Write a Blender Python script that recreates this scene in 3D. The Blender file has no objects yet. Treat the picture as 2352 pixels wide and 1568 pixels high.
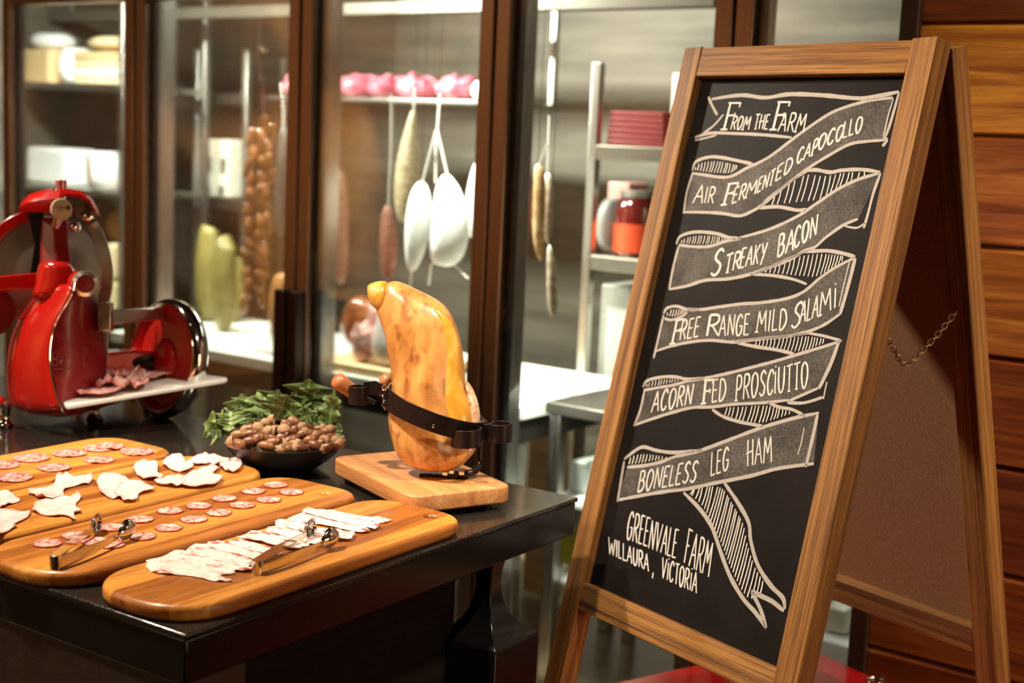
import bpy, bmesh, math, random
from mathutils import Vector, Matrix, noise as mnoise

S = bpy.context.scene
COL = S.collection
R_ = math.radians
rnd = random.Random(7)

# ------------------------------------------------------------------ camera
# World frame: x runs along the table's short side (into the room), y along its
# long side, z up; the table's near corner stands at x = y = 0.
W_, H_, FPX = 2352, 1568, 3200.0
EYE = Vector((-1.1453, -1.2410, 1.52))
_p, _r = R_(8.2), R_(2.6)
_up = Vector((math.sin(_r)*math.cos(_p), -math.cos(_r)*math.cos(_p), -math.sin(_p)))   # world up in camera (x right, y down, z ahead)
_fw = (Vector((0, 0, 1)) - _up*_up.z).normalized()
_rt = _fw.cross(_up)
_a = R_(55.9)
_T = (math.cos(_a), math.sin(_a)); _N = (-math.sin(_a), math.cos(_a))
def h2w(h):                         # heading frame -> world frame (direction)
    return Vector((h[0]*_T[0] + h[1]*_T[1], h[0]*_N[0] + h[1]*_N[1], h[2]))
def cam2w(c):
    return h2w((_rt.dot(c), _fw.dot(c), _up.dot(c)))
CX, CY, CZ = cam2w(Vector((1, 0, 0))), cam2w(Vector((0, 1, 0))), cam2w(Vector((0, 0, 1)))
cd = bpy.data.cameras.new('camera'); cam = bpy.data.objects.new('camera', cd); COL.objects.link(cam)
cam.matrix_world = Matrix(((CX.x, -CY.x, -CZ.x, EYE.x), (CX.y, -CY.y, -CZ.y, EYE.y), (CX.z, -CY.z, -CZ.z, EYE.z), (0, 0, 0, 1)))
cd.sensor_fit = 'HORIZONTAL'; cd.sensor_width = 36.0; cd.lens = FPX*36.0/W_
cd.clip_start = .05; cd.clip_end = 60
cd.dof.use_dof = True; cd.dof.focus_distance = 2.15; cd.dof.aperture_fstop = 3.2; cd.dof.aperture_blades = 9
S.camera = cam

def ray(x, y): return CX*((x - W_/2)/FPX) + CY*((y - H_/2)/FPX) + CZ
def pz(x, y, z=.9):                 # the point seen at (x, y) on the level z
    d = ray(x, y); return EYE + d*((z - EYE.z)/d.z)
def pd(x, y, D): return EYE + ray(x, y)*D              # ... at the distance D ahead
def pn(x, y, P, n):                 # ... on the plane through P with normal n
    d = ray(x, y); return EYE + d*((P - EYE).dot(n)/d.dot(n))

# facade frame: fs runs along the glass front to the right, fd into the cold room
FS, FD = h2w((.805, -.593, 0)).normalized(), h2w((.593, .805, 0)).normalized()
FO = pd(1136, 640, 3.6); FO.z = 0
def pf(x, y, d=0.0): return pn(x, y, FO + FD*d, FD)
def fl(P): q = P - FO; return Vector((q.dot(FS), q.dot(FD), q.z))
MF = Matrix(((FS.x, FD.x, 0, FO.x), (FS.y, FD.y, 0, FO.y), (0, 0, 1, 0), (0, 0, 0, 1)))
# MF columns: s, d, z  (right handed: FS x FD = +z)

# ------------------------------------------------------------------ world, lamps, exposure
S.view_settings.view_transform = 'Standard'; S.view_settings.look = 'None'
S.view_settings.gamma = 1.0; S.view_settings.exposure = 0.0; S.view_settings.use_curve_mapping = False
wd = bpy.data.worlds.new('world'); S.world = wd; wd.use_nodes = True
wd.node_tree.nodes['Background'].inputs[0].default_value = (1, .75, .5, 1)
wd.node_tree.nodes['Background'].inputs[1].default_value = .035
def aim(o, tgt):
    o.rotation_euler = (Vector(tgt) - o.location).to_track_quat('-Z', 'Y').to_euler()
def spot(name, loc, tgt, watt, col, size=40, blend=.6, rad=.05):
    l = bpy.data.lights.new(name, 'SPOT'); l.energy = watt; l.color = col
    l.spot_size = R_(size); l.spot_blend = blend; l.shadow_soft_size = rad
    o = bpy.data.objects.new(name, l); COL.objects.link(o); o.location = loc; aim(o, tgt); return o
def area(name, loc, tgt, watt, col, sx, sy):
    l = bpy.data.lights.new(name, 'AREA'); l.energy = watt; l.color = col; l.shape = 'RECTANGLE'; l.size = sx; l.size_y = sy
    o = bpy.data.objects.new(name, l); COL.objects.link(o); o.location = loc; aim(o, tgt); return o
AMBER, WARM, COOL, NEUT = (1, .70, .40), (1, .85, .67), (.96, 1, .92), (1, .9, .76)
spot('table_spot', (-.35, .95, 2.95), (.30, .42, .9), 370, WARM, 40, .7, .05)
spot('ham_spot', (.55, -.9, 2.95), (.70, .33, 1.0), 230, WARM, 30, .7, .04)
spot('slicer_spot', (.0, 2.2, 2.95), (.78, 1.12, 1.02), 300, WARM, 32, .7, .05)
spot('sign_spot', (-.55, .15, 2.95), (1.05, -.45, 1.1), 270, WARM, 42, .8, .06)
spot('wall_spot', (.9, -2.3, 2.95), (1.85, -1.0, 1.3), 240, WARM, 55, .9, .06)
spot('sign_back_fill', (1.05, 3.0, 2.95), (1.30, -.25, 1.15), 620, WARM, 20, .8, .06)  # unseen lamp added to light the inside of the sign's rear panel
area('aisle_fill', (.5, -3.95, 1.25), (1.0, -.5, 1.1), 40, AMBER, 1.6, 1.2)  # unseen low fill light added for the sign's side and interior
area('dining_wall_fill', (-2.4, 3.9, 2.97), (-2.6, 4.4, 0), 185, AMBER, 1.6, 1.2)  # unseen light added so the bronze frames mirror bright dining walls
area('dining_wall_fill', (-3.4, 1.2, 2.97), (-3.9, 1.2, 0), 40, AMBER, .6, 1.6)  # second added fill for the mirrored dining walls
def flp(s, d, z): return FO + FS*s + FD*d + Vector((0, 0, z))
area('cold_room_tube', flp(-1.65, .12, 2.2), flp(-1.65, .85, 1.35), 220, COOL, 1.1, .12)
area('low_shelf_fill', flp(.10, .13, .95), flp(.40, .42, .45), 5, COOL, .06, .3)  # unseen fill added to brighten the white undershelves
spot('cold_room_spot', flp(-.42, .11, 2.2), flp(-.26, .36, 1.22), 330, COOL, 62, .7, .05)
area('cold_room_tube', flp(-.35, .7, 2.22), flp(-.35, .8, 0), 12, COOL, .7, .1)
area('cold_room_tube', flp(.75, .6, 2.25), flp(.75, 1.0, 0), 6, COOL, 1.0, .12)

# ------------------------------------------------------------------ materials
def mat(name, col=(.5, .5, .5), rough=.5, metal=0.0, **kw):
    m = bpy.data.materials.new(name); m.use_nodes = True
    b = m.node_tree.nodes['Principled BSDF']
    b.inputs['Base Color'].default_value = (*col, 1); b.inputs['Roughness'].default_value = rough; b.inputs['Metallic'].default_value = metal
    for k, v in kw.items():
        b.inputs[k].default_value = v
    return m
def nd(m, typ, **kw):
    n = m.node_tree.nodes.new(typ)
    for k, v in kw.items():
        if k.startswith('i_'): n.inputs[k[2:].replace('_', ' ')].default_value = v
        else: setattr(n, k, v)
    return n
def lk(m, a, b): m.node_tree.links.new(a, b)
def bsdf(m): return m.node_tree.nodes['Principled BSDF']
def coords(m, scale=(1, 1, 1), loc=(0, 0, 0), kind='Object'):
    t = nd(m, 'ShaderNodeTexCoord'); mp = nd(m, 'ShaderNodeMapping')
    mp.inputs['Scale'].default_value = scale; mp.inputs['Location'].default_value = loc
    lk(m, t.outputs[kind], mp.inputs[0]); return mp.outputs[0]
def ramp(m, fac, stops, interp='LINEAR'):
    r = nd(m, 'ShaderNodeValToRGB'); r.color_ramp.interpolation = interp
    e = r.color_ramp.elements
    while len(e) < len(stops): e.new(.5)
    for k, (p, c) in enumerate(stops):
        e[k].position = p; e[k].color = (*c, 1) if len(c) == 3 else c
    lk(m, fac, r.inputs[0]); return r.outputs[0]
def noise(m, vec, scale=5, detail=4, rough=.55, dist=0):
    n = nd(m, 'ShaderNodeTexNoise'); n.inputs['Scale'].default_value = scale; n.inputs['Detail'].default_value = detail
    n.inputs['Roughness'].default_value = rough; n.inputs['Distortion'].default_value = dist
    if vec is not None: lk(m, vec, n.inputs['Vector'])
    return n.outputs['Fac']
def mixc(m, fac, a, b, mode='MIX'):
    n = nd(m, 'ShaderNodeMix', data_type='RGBA', blend_type=mode)
    for s, v in ((0, fac), (6, a), (7, b)):
        if isinstance(v, (int, float)): n.inputs[s].default_value = v
        elif isinstance(v, tuple): n.inputs[s].default_value = (*v, 1) if len(v) == 3 else v
        else: lk(m, v, n.inputs[s])
    return n.outputs[2]
def bump(m, h, strength=.3, dist=.002):
    b = nd(m, 'ShaderNodeBump'); b.inputs['Strength'].default_value = strength; b.inputs['Distance'].default_value = dist
    lk(m, h, b.inputs['Height']); lk(m, b.outputs[0], bsdf(m).inputs['Normal'])
def math_(m, op, a, b=0.0):
    n = nd(m, 'ShaderNodeMath', operation=op)
    for k, v in ((0, a), (1, b)):
        if isinstance(v, (int, float)): n.inputs[k].default_value = v
        else: lk(m, v, n.inputs[k])
    return n.outputs[0]

def wood(name, dark, mid, light, stretch=18, scale=9, rough=.4, grain=.35, coat=0.0, strips=None, bumpy=.15, line=(.45, .38, .33), xs=1.0):
    """Wood with the grain along local x; strips = glued staves across y, each of its own tone."""
    m = mat(name, mid, rough)
    v = coords(m, (xs, stretch, stretch))
    info = nd(m, 'ShaderNodeObjectInfo')
    off = nd(m, 'ShaderNodeVectorMath', operation='ADD'); lk(m, v, off.inputs[0])
    cmb = nd(m, 'ShaderNodeCombineXYZ')
    for k in range(3): lk(m, math_(m, 'MULTIPLY', info.outputs['Random'], 37.0 + 11*k), cmb.inputs[k])
    lk(m, cmb.outputs[0], off.inputs[1]); v2 = off.outputs[0]
    n1 = noise(m, v2, scale*.35, 5, .6, .6)
    n2 = noise(m, v2, scale*2.2, 3, .6, .2)
    c = ramp(m, n1, [(.3, dark), (.5, mid), (.72, light)])
    g = ramp(m, n2, [(.35, line), (.55, (1, 1, 1))])
    c = mixc(m, grain, c, g, 'MULTIPLY')
    if strips:
        t = nd(m, 'ShaderNodeTexCoord'); sp = nd(m, 'ShaderNodeSeparateXYZ'); lk(m, t.outputs['Object'], sp.inputs[0])
        w = nd(m, 'ShaderNodeTexWhiteNoise', noise_dimensions='2D')
        fl_ = math_(m, 'FLOOR', math_(m, 'DIVIDE', sp.outputs[1], strips))
        cc = nd(m, 'ShaderNodeCombineXYZ'); lk(m, fl_, cc.inputs[0]); lk(m, math_(m, 'MULTIPLY', info.outputs['Random'], 50.0), cc.inputs[1])
        lk(m, cc.outputs[0], w.inputs['Vector'])
        tone = ramp(m, w.outputs['Value'], [(0, (.40, .26, .19)), (.25, (.68, .52, .42)), (.5, (1, 1, 1)), (1, (1.12, 1.08, 1.0))])
        c = mixc(m, .85, c, tone, 'MULTIPLY')
    lk(m, c, bsdf(m).inputs['Base Color'])
    bsdf(m).inputs['Coat Weight'].default_value = coat; bsdf(m).inputs['Coat Roughness'].default_value = .15
    if bumpy: bump(m, n2, bumpy, .0015)
    return m

def glassmat(name, tint=(1, 1, 1), refl=.5, gloss=(1, 1, 1)):
    """Thin pane: lets light straight through and mirrors a little at its face."""
    m = bpy.data.materials.new(name); m.use_nodes = True; nt = m.node_tree
    nt.nodes.clear()
    out = nt.nodes.new('ShaderNodeOutputMaterial'); tr = nt.nodes.new('ShaderNodeBsdfTransparent'); gl = nt.nodes.new('ShaderNodeBsdfGlossy')
    mx = nt.nodes.new('ShaderNodeMixShader'); fr = nt.nodes.new('ShaderNodeFresnel'); fr.inputs['IOR'].default_value = 1.5
    mu = nt.nodes.new('ShaderNodeMath'); mu.operation = 'MULTIPLY'; mu.inputs[1].default_value = refl
    tr.inputs[0].default_value = (*tint, 1); gl.inputs['Roughness'].default_value = .02; gl.inputs[0].default_value = (*gloss, 1)
    nt.links.new(fr.outputs[0], mu.inputs[0]); nt.links.new(mu.outputs[0], mx.inputs[0])
    nt.links.new(tr.outputs[0], mx.inputs[1]); nt.links.new(gl.outputs[0], mx.inputs[2]); nt.links.new(mx.outputs[0], out.inputs[0])
    return m

M = {}
M['stone'] = mat('black_stone', (.022, .019, .017), .13)
_n = noise(M['stone'], coords(M['stone']), 420, 2, .5)
lk(M['stone'], ramp(M['stone'], _n, [(.42, (.012, .0095, .008)), (.62, (.024, .020, .016)), (.74, (.12, .10, .075))]), bsdf(M['stone']).inputs['Base Color'])
lk(M['stone'], ramp(M['stone'], _n, [(.4, (.09,)*3), (.8, (.25,)*3)]), bsdf(M['stone']).inputs['Roughness'])
M['black_lacquer'] = mat('black_lacquer', (.006, .005, .005), .22, 0, **{'Specular IOR Level': .35})
M['dark_panel'] = wood('dark_stained_panel', (.005, .003, .0025), (.008, .005, .004), (.012, .0075, .006), 14, 8, .75, .3)
bsdf(M['dark_panel']).inputs['Specular IOR Level'].default_value = .12
M['brown_panel'] = wood('brown_veneer', (.014, .0075, .0045), (.024, .013, .0075), (.036, .02, .011), 12, 8, .5, .4)
M['board'] = wood('serving_board_wood', (.32, .105, .018), (.58, .235, .037), (.72, .34, .066), 10, 7, .38, .45, .15, .0315)
M['slab'] = wood('ham_stand_beech', (.42, .17, .055), (.60, .27, .095), (.72, .37, .15), 12, 8, .42, .35, .1, .047)
M['sign_wood'] = wood('rough_sign_pine', (.14, .052, .010), (.36, .155, .030), (.50, .24, .055), 26, 9, .6, .8, 0, None, .9, (.26, .15, .08), .3)
M['wall_wood'] = None
M['steel'] = mat('brushed_steel', (.55, .52, .47), .3, 1.0)
_v = coords(M['steel'], (60, 60, 1.2)); lk(M['steel'], ramp(M['steel'], noise(M['steel'], _v, 6, 3), [(.3, (.22,)*3), (.7, (.42,)*3)]), bsdf(M['steel']).inputs['Roughness'])
M['bronze'] = mat('bronze_frame', (.36, .235, .165), .33, 1.0)
_v = coords(M['bronze'], (80, 80, 1.0)); lk(M['bronze'], ramp(M['bronze'], noise(M['bronze'], _v, 6, 3), [(.3, (.26,)*3), (.7, (.44,)*3)]), bsdf(M['bronze']).inputs['Roughness'])
M['dark_gap'] = mat('black_gasket', (.008, .007, .007), .5)
M['chrome'] = mat('chrome', (.78, .76, .72), .08, 1.0)
M['tong_steel'] = mat('polished_tong_steel', (.66, .62, .56), .14, 1.0)
M['iron'] = mat('dark_iron', (.035, .022, .02), .32, .75)
M['red'] = mat('red_enamel', (.62, .012, .008), .2, 0, **{'Coat Weight': .5, 'Coat Roughness': .06})
M['red_shaded'] = mat('red_enamel_shaded', (.22, .004, .008), .4, 0, **{'Coat Weight': .1})  # darker copy of the red enamel, with shade put into the colour
M['red_lid'] = mat('red_gloss_lid', (.36, .006, .008), .12)
M['white_plastic'] = mat('white_plastic', (.86, .84, .78), .35)
M['pane'] = glassmat('clear_pane', (.93, .95, .92), .75)
M['chalkboard'] = mat('blackboard_face', (.010, .008, .007), .6, 0, **{'Specular IOR Level': .12})
_n = noise(M['chalkboard'], coords(M['chalkboard']), 9, 6, .65)
lk(M['chalkboard'], ramp(M['chalkboard'], _n, [(.35, (.0075, .0054, .0045)), (.7, (.014, .0102, .0088))]), bsdf(M['chalkboard']).inputs['Base Color'])
M['chalk'] = mat('white_chalk_paint', (.78, .72, .64), .8)
M['hardboard'] = mat('brown_hardboard', (.34, .18, .085), .65)
_n = noise(M['hardboard'], coords(M['hardboard']), 220, 2, .6)
lk(M['hardboard'], ramp(M['hardboard'], _n, [(.3, (.28, .14, .06)), (.7, (.40, .21, .10))]), bsdf(M['hardboard']).inputs['Base Color'])

# ------------------------------------------------------------------ mesh helpers
class MB:
    """Collects shapes and links them as ONE mesh object."""
    def __init__(s): s.v = []; s.f = []; s.m = []
    def add(s, vs, fs, mi=0):
        o = len(s.v); s.v += [tuple(v) for v in vs]; s.f += [tuple(i + o for i in f) for f in fs]; s.m += [mi]*len(fs); return s
    def box(s, lo, hi, mx=None, mi=0):
        x0, y0, z0 = lo; x1, y1, z1 = hi
        vs = [Vector(p) for p in ((x0, y0, z0), (x1, y0, z0), (x1, y1, z0), (x0, y1, z0), (x0, y0, z1), (x1, y0, z1), (x1, y1, z1), (x0, y1, z1))]
        if mx is not None: vs = [mx @ v for v in vs]
        return s.add(vs, [(3, 2, 1, 0), (4, 5, 6, 7), (0, 1, 5, 4), (1, 2, 6, 5), (2, 3, 7, 6), (3, 0, 4, 7)], mi)
    def loft(s, rings, cap0=True, cap1=True, closed=True, mi=0):
        n = len(rings[0]); vs = [p for r in rings for p in r]; fs = []
        for i in range(len(rings) - 1):
            for j in range(n if closed else n - 1):
                k = (j + 1) % n
                fs.append((i*n + j, i*n + k, (i + 1)*n + k, (i + 1)*n + j))
        if closed and cap0: fs.append(tuple(range(n - 1, -1, -1)))
        if closed and cap1: fs.append(tuple((len(rings) - 1)*n + j for j in range(n)))
        return s.add(vs, fs, mi)
    def lathe(s, prof, c=(0, 0, 0), n=32, ax=(0, 0, 1), cap0=True, cap1=True, mi=0):
        az = Vector(ax).normalized(); q = Vector((0, 0, 1)).rotation_difference(az); c = Vector(c)
        return s.loft([[c + q @ Vector((r*math.cos(2*math.pi*j/n), r*math.sin(2*math.pi*j/n), z)) for j in range(n)] for r, z in prof], cap0, cap1, True, mi)
    def cyl(s, a, b, r, r2=None, n=20, mi=0):
        a, b = Vector(a), Vector(b); return s.lathe([(r, 0), (r if r2 is None else r2, (b - a).length)], a, n, b - a, True, True, mi)
    def tube(s, pts, r, n=10, closed=False, mi=0):
        pts = [Vector(p) for p in pts]; k = len(pts); rings = []
        up = None
        for i, p in enumerate(pts):
            if closed: t = pts[(i + 1) % k] - pts[i - 1]
            else: t = pts[min(i + 1, k - 1)] - pts[max(i - 1, 0)]
            t.normalize()
            if up is None:
                up = t.orthogonal().normalized()
            else:
                up = (up - t*up.dot(t)); up = up.normalized() if up.length > 1e-6 else t.orthogonal().normalized()
            w = t.cross(up); rr = r[i] if isinstance(r, (list, tuple)) else r
            rings.append([p + (up*math.cos(2*math.pi*j/n) + w*math.sin(2*math.pi*j/n))*rr for j in range(n)])
        if closed: rings.append(rings[0]); return s.loft(rings, False, False, True, mi)
        return s.loft(rings, True, True, True, mi)
    def strap(s, pts, across, thick, out=None, closed=False, mi=0):
        """A flat band through pts; across = half-width vectors, thick along out."""
        rings = []
        for i, p in enumerate(pts):
            p = Vector(p); a = across[i] if isinstance(across, list) else across
            t = (Vector(pts[min(i + 1, len(pts) - 1)]) - Vector(pts[max(i - 1, 0)])).normalized()
            o = (out[i] if isinstance(out, list) else t.cross(a)).normalized()*thick*.5
            rings.append([p - a - o, p + a - o, p + a + o, p - a + o])
        if closed: rings.append(rings[0]); return s.loft(rings, False, False, True, mi)
        return s.loft(rings, True, True, True, mi)
    def ell(s, c, r, q=None, n=16, k=10, mi=0):
        c = Vector(c); rings = []
        for i in range(k + 1):
            t = math.pi*i/k; t = min(max(t, .02), math.pi - .02)
            ring = []
            for j in range(n):
                v = Vector((r[0]*math.sin(t)*math.cos(2*math.pi*j/n), r[1]*math.sin(t)*math.sin(2*math.pi*j/n), -r[2]*math.cos(t)))
                ring.append(c + (q @ v if q is not None else v))
            rings.append(ring)
        return s.loft(rings, True, True, True, mi)
    def grid(s, P, mi=0):
        """P[i][j] points -> an open sheet."""
        return s.loft(P, False, False, False, mi)

def link(o, parent=None):
    COL.objects.link(o)
    if parent is not None: o.parent = parent
    return o
def obj(name, mb, m, parent=None, smooth=True, bev=0, seg=2, sub=0, solid=0, mx=None, angle=40):
    me = bpy.data.meshes.new(name); me.from_pydata(mb.v, [], mb.f)
    bm = bmesh.new(); bm.from_mesh(me)
    bmesh.ops.recalc_face_normals(bm, faces=bm.faces); bm.to_mesh(me); bm.free()
    ms = m if isinstance(m, (list, tuple)) else [m]
    for x in ms: me.materials.append(M[x] if isinstance(x, str) else x)
    if len(ms) > 1 and len(me.polygons) == len(mb.m):
        for p, i in zip(me.polygons, mb.m): p.material_index = i
    o = link(bpy.data.objects.new(name, me), parent)
    if mx is not None: o.matrix_local = mx
    if solid:
        d = o.modifiers.new('thickness', 'SOLIDIFY'); d.thickness = solid; d.offset = 0
    if bev:
        d = o.modifiers.new('bevel', 'BEVEL'); d.width = bev; d.segments = seg; d.limit_method = 'ANGLE'; d.angle_limit = R_(35)
    if sub:
        d = o.modifiers.new('subdivision', 'SUBSURF'); d.levels = sub; d.render_levels = sub
    if smooth:
        for p in me.polygons: p.use_smooth = True
        if not sub: me.set_sharp_from_angle(angle=R_(angle))
    return o
def thing(name, label, cat, loc=(0, 0, 0), group=None, mx=None):
    o = bpy.data.objects.new(name, None); COL.objects.link(o); o.empty_display_size = .05
    if mx is not None: o.matrix_world = mx
    else: o.location = loc
    o['label'] = label; o['category'] = cat
    if group: o['group'] = group
    return o
def tag(o, label, cat, group=None):
    o['label'] = label; o['category'] = cat
    if group: o['group'] = group
    return o
def struct(o): o['kind'] = 'structure'; return o
def frame_mx(o, x, y, z): return Matrix(((x.x, y.x, z.x, o.x), (x.y, y.y, z.y, o.y), (x.z, y.z, z.z, o.z), (0, 0, 0, 1)))
def bar(name, p0, p1, w, d, side, m, parent, bev=.0015):
    """Squared timber from p0 to p1 with its own grain along local x; w along side, d along the third way."""
    p0, p1 = Vector(p0), Vector(p1); x = (p1 - p0).normalized(); y = (side - x*side.dot(x)).normalized(); z = x.cross(y)
    b = MB().box((0, -w/2, -d/2), ((p1 - p0).length, w/2, d/2))
    mw = frame_mx(p0, x, y, z)
    if parent is not None: mw = parent.matrix_world.inverted() @ mw
    return obj(name, b, m, parent, True, bev, 2, mx=mw)
def catmull(pts, n=6, closed=False):
    pts = [Vector(p) for p in pts]; k = len(pts)
    if k < 3 and not closed: return pts
    out = []
    for i in range(k if closed else k - 1):
        g = (lambda j: pts[j % k]) if closed else (lambda j: pts[min(max(j, 0), k - 1)])
        a, b, c, d = g(i - 1), g(i), g(i + 1), g(i + 2)
        for t in range(n):
            u = t/n; out.append(.5*((2*b) + (c - a)*u + (2*a - 5*b + 4*c - d)*u*u + (3*b - a - 3*c + d)*u*u*u))
    if not closed: out.append(pts[-1])
    return out
def upd(): bpy.context.view_layer.update()

# ================================================================== the setting
fm = mat('warm_stone_floor', (.16, .105, .06), .3)
_n = noise(fm, coords(fm), 6, 5); lk(fm, ramp(fm, _n, [(.3, (.045, .03, .018)), (.7, (.085, .058, .035))]), bsdf(fm).inputs['Base Color'])
struct(obj('floor', MB().box((-4, -4.2, -.1), (4.8, 5.2, 0)), fm))
cm = mat('dark_ceiling', (.07, .05, .035), .7)
struct(obj('ceiling', MB().box((-4, -4.2, 3.0), (4.8, 5.2, 3.1)), cm))
wm = mat('dining_wall_panels', (.34, .2, .1), .6)
_n = noise(wm, coords(wm, (1, 1, .7)), 1.1, 3, .5, .6)
lk(wm, ramp(wm, _n, [(.36, (.05, .025, .012)), (.46, (.16, .075, .03)), (.54, (.40, .19, .07)), (.64, (.62, .36, .15))]), bsdf(wm).inputs['Base Color'])
struct(obj('wall_front', MB().box((-4.1, -4.2, 0), (-4, 5.2, 3)), wm))
struct(obj('wall_side', MB().box((-4, -4.3, 0), (4.8, -4.2, 3)), wm))
struct(obj('wall_far', MB().box((-4, 5.2, 0), (4.8, 5.3, 3)), wm))
sm = mat('cold_room_steel_sheet', (.17, .145, .105), .5, .45)
_n = noise(sm, coords(sm, (.6, .6, 7)), 2.2, 4); lk(sm, ramp(sm, _n, [(.3, (.065, .054, .040)), (.5, (.095, .08, .06)), (.72, (.14, .12, .092))]), bsdf(sm).inputs['Base Color'])
struct(obj('wall_back', MB().box((-3.2, 1.95, 0), (1.8, 2.05, 3.0), MF), sm))
struct(obj('wall_left', MB().box((-3.3, .06, 0), (-3.2, 2.05, 3.0), MF), sm))
s_e0 = fl(pf(2091, 50))[0]
struct(obj('wall_right', MB().box((s_e0 + .02, .06, 0), (s_e0 + .1, 2.0, 3.0), MF), sm))
tile = mat('cold_room_floor', (.23, .17, .095), .3)
struct(obj('floor_cold_room', MB().box((-3.2, .06, .0), (1.0, 1.95, .012), MF), tile))
struct(obj('ceiling_cold_room', MB().box((-3.2, .06, 2.32), (s_e0 + .02, 1.95, 2.38), MF), mat('cold_room_ceiling', (.26, .23, .18), .5, .3)))

# planked wood wall to the right of the glass front
zs = [pf(2300, y, -.02).z for y in (51, 319.3, 573.5, 822, 1079, 1318, 1559)]
zs.sort()
step = (zs[-1] - zs[0])/(len(zs) - 1)
zlist = [zs[0] + step*k for k in range(-4, 12)]
pw = mat('jarrah_planks', (.4, .13, .03), .36, 0, **{'Coat Weight': .35, 'Coat Roughness': .2})
_t = nd(pw, 'ShaderNodeTexCoord'); _s = nd(pw, 'ShaderNodeSeparateXYZ'); lk(pw, _t.outputs['Object'], _s.inputs[0])
_id = math_(pw, 'FLOOR', math_(pw, 'DIVIDE', math_(pw, 'SUBTRACT', _s.outputs[2], zlist[0]), step))
_w = nd(pw, 'ShaderNodeTexWhiteNoise', noise_dimensions='1D'); lk(pw, math_(pw, 'ADD', _id, 3.37), _w.inputs['W'])
_cc = nd(pw, 'ShaderNodeCombineXYZ'); lk(pw, _s.outputs[0], _cc.inputs[0]); lk(pw, math_(pw, 'MULTIPLY', _s.outputs[2], 16.0), _cc.inputs[2]); lk(pw, math_(pw, 'MULTIPLY', _id, 7.3), _cc.inputs[1])
_g = noise(pw, _cc.outputs[0], 2.2, 5, .6, .8); _g2 = noise(pw, _cc.outputs[0], 11, 3, .6)
PLANK = {}
_base = ramp(pw, _g, [(.3, (.16, .035, .010)), (.5, (.34, .10, .022)), (.7, (.56, .21, .04))])
_tone = ramp(pw, math_(pw, 'DIVIDE', math_(pw, 'ADD', _id, .5), 15.0), [
    (0, (.55, .4, .35)), (4/15, (.62, .5, .42)), (5/15, (.40, .28, .3)), (6/15, (.55, .40, .38)), (7/15, (1.2, 1.25, 1.0)),
    (8/15, (.85, .75, .65)), (9/15, (1.7, 2.0, 1.3)), (10/15, (.8, .66, .55))], 'CONSTANT')
lk(pw, mixc(pw, .3, mixc(pw, 1.0, _base, _tone, 'MULTIPLY'), ramp(pw, _g2, [(.35, (.5, .4, .35)), (.6, (1, 1, 1))]), 'MULTIPLY'), bsdf(pw).inputs['Base Color'])
b = MB(); pt = .028; s0, s1 = s_e0 + .035, s_e0 + 2.4
for k in range(len(zlist) - 1):
    za, zb = zlist[k] + .003, zlist[k + 1] - .003
    if zb > 3.0 or za < 0: za = max(za, .0); zb = min(zb, 3.0)
    if zb <= za: continue
    prof = [(0, za), (-pt + .003, za), (-pt, za + .003), (-pt, zb - .009), (-pt + .010, zb), (0, zb)]
    b.loft([[Vector((s, d, z)) for d, z in prof] for s in (s0, s1)])
b.box((s0, 0, 0), (s1, .06, 3.0))
struct(obj('wall_planks', b, pw, mx=MF, angle=20))

# the glass front: hung doors with bronze stiles, a dark gap between each pair
STZ = 1.975
gaps = [322.5, 705.5, 1152.0, 1698.7]
gs = [fl(pf(x, 0))[0] for x in gaps]
lo_ = [fl(pf(x, 0))[0] for x in (298.7, 675.7, 1113.6, 1653.6)]; hi_ = [fl(pf(x, 0))[0] for x in (360.7, 740.3, 1200.7, 1750.5)]
edges = [gs[0]*2 - gs[1] + .02] + gs + [s_e0 - .005]
TH = .045
for k in range(5):
    a, c = edges[k] + .004, edges[k + 1] - .004
    wl = .044; wr = .044
    if k == 4: wr = 0.0
    root = struct(thing('door_%d' % (k + 1), 'glass cold room door', 'door', mx=MF.copy()))
    del root['label']; del root['category']
    obj('stile', MB().box((a, -TH/2, .0), (a + wl, TH/2, STZ)), 'bronze', root, True, .003)
    if wr: obj('stile', MB().box((c - wr, -TH/2, .0), (c, TH/2, STZ)), 'bronze', root, True, .003)
    obj('rail', MB().box((a + wl, -TH/2, .012), (c - wr, TH/2, .10)), 'bronze', root, True, .003)
    obj('rail', MB().box((a + wl, -TH/2, STZ - .078), (c - wr, TH/2, STZ)), 'bronze', root, True, .003)
    # dark glazing gasket and steel jamb behind it
    obj('gasket', MB().box((a + wl, .002, .1), (a + wl + .016, TH/2, STZ - .0785)).box((c - wr - .008, .002, .1), (c - wr, TH/2, STZ - .0785)), 'dark_gap', root, False)
    obj('pane', MB().box((a + wl + .001, -.004, .1), (c - wr - .001, .001, STZ - .0785)), 'pane', root, False)
for k in range(1, 5):
    struct(obj('trim_%d' % k, MB().box((edges[k] - .012, .03, .0), (edges[k] + .045, .10, STZ), None), 'steel', None, True, .003, mx=MF))
b = MB()
for k in range(1, 5): b.box((edges[k] - .0035, -.012, 0), (edges[k] + .0035, .028, STZ))
struct(obj('trim_5', b, 'dark_gap', None, False, mx=MF))
struct(obj('trim_6', MB().box((s_e0 - .005, -.045, 0), (s_e0 + .034, .06, 3.0)), mat('dark_post', (.035, .016, .010), .4), None, True, .002, mx=MF))
struct(obj('trim_7', MB().box((-3.2, -.05, STZ + .001), (s_e0 + .03, .08, 3.0)), 'bronze', None, True, .003, mx=MF))
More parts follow.
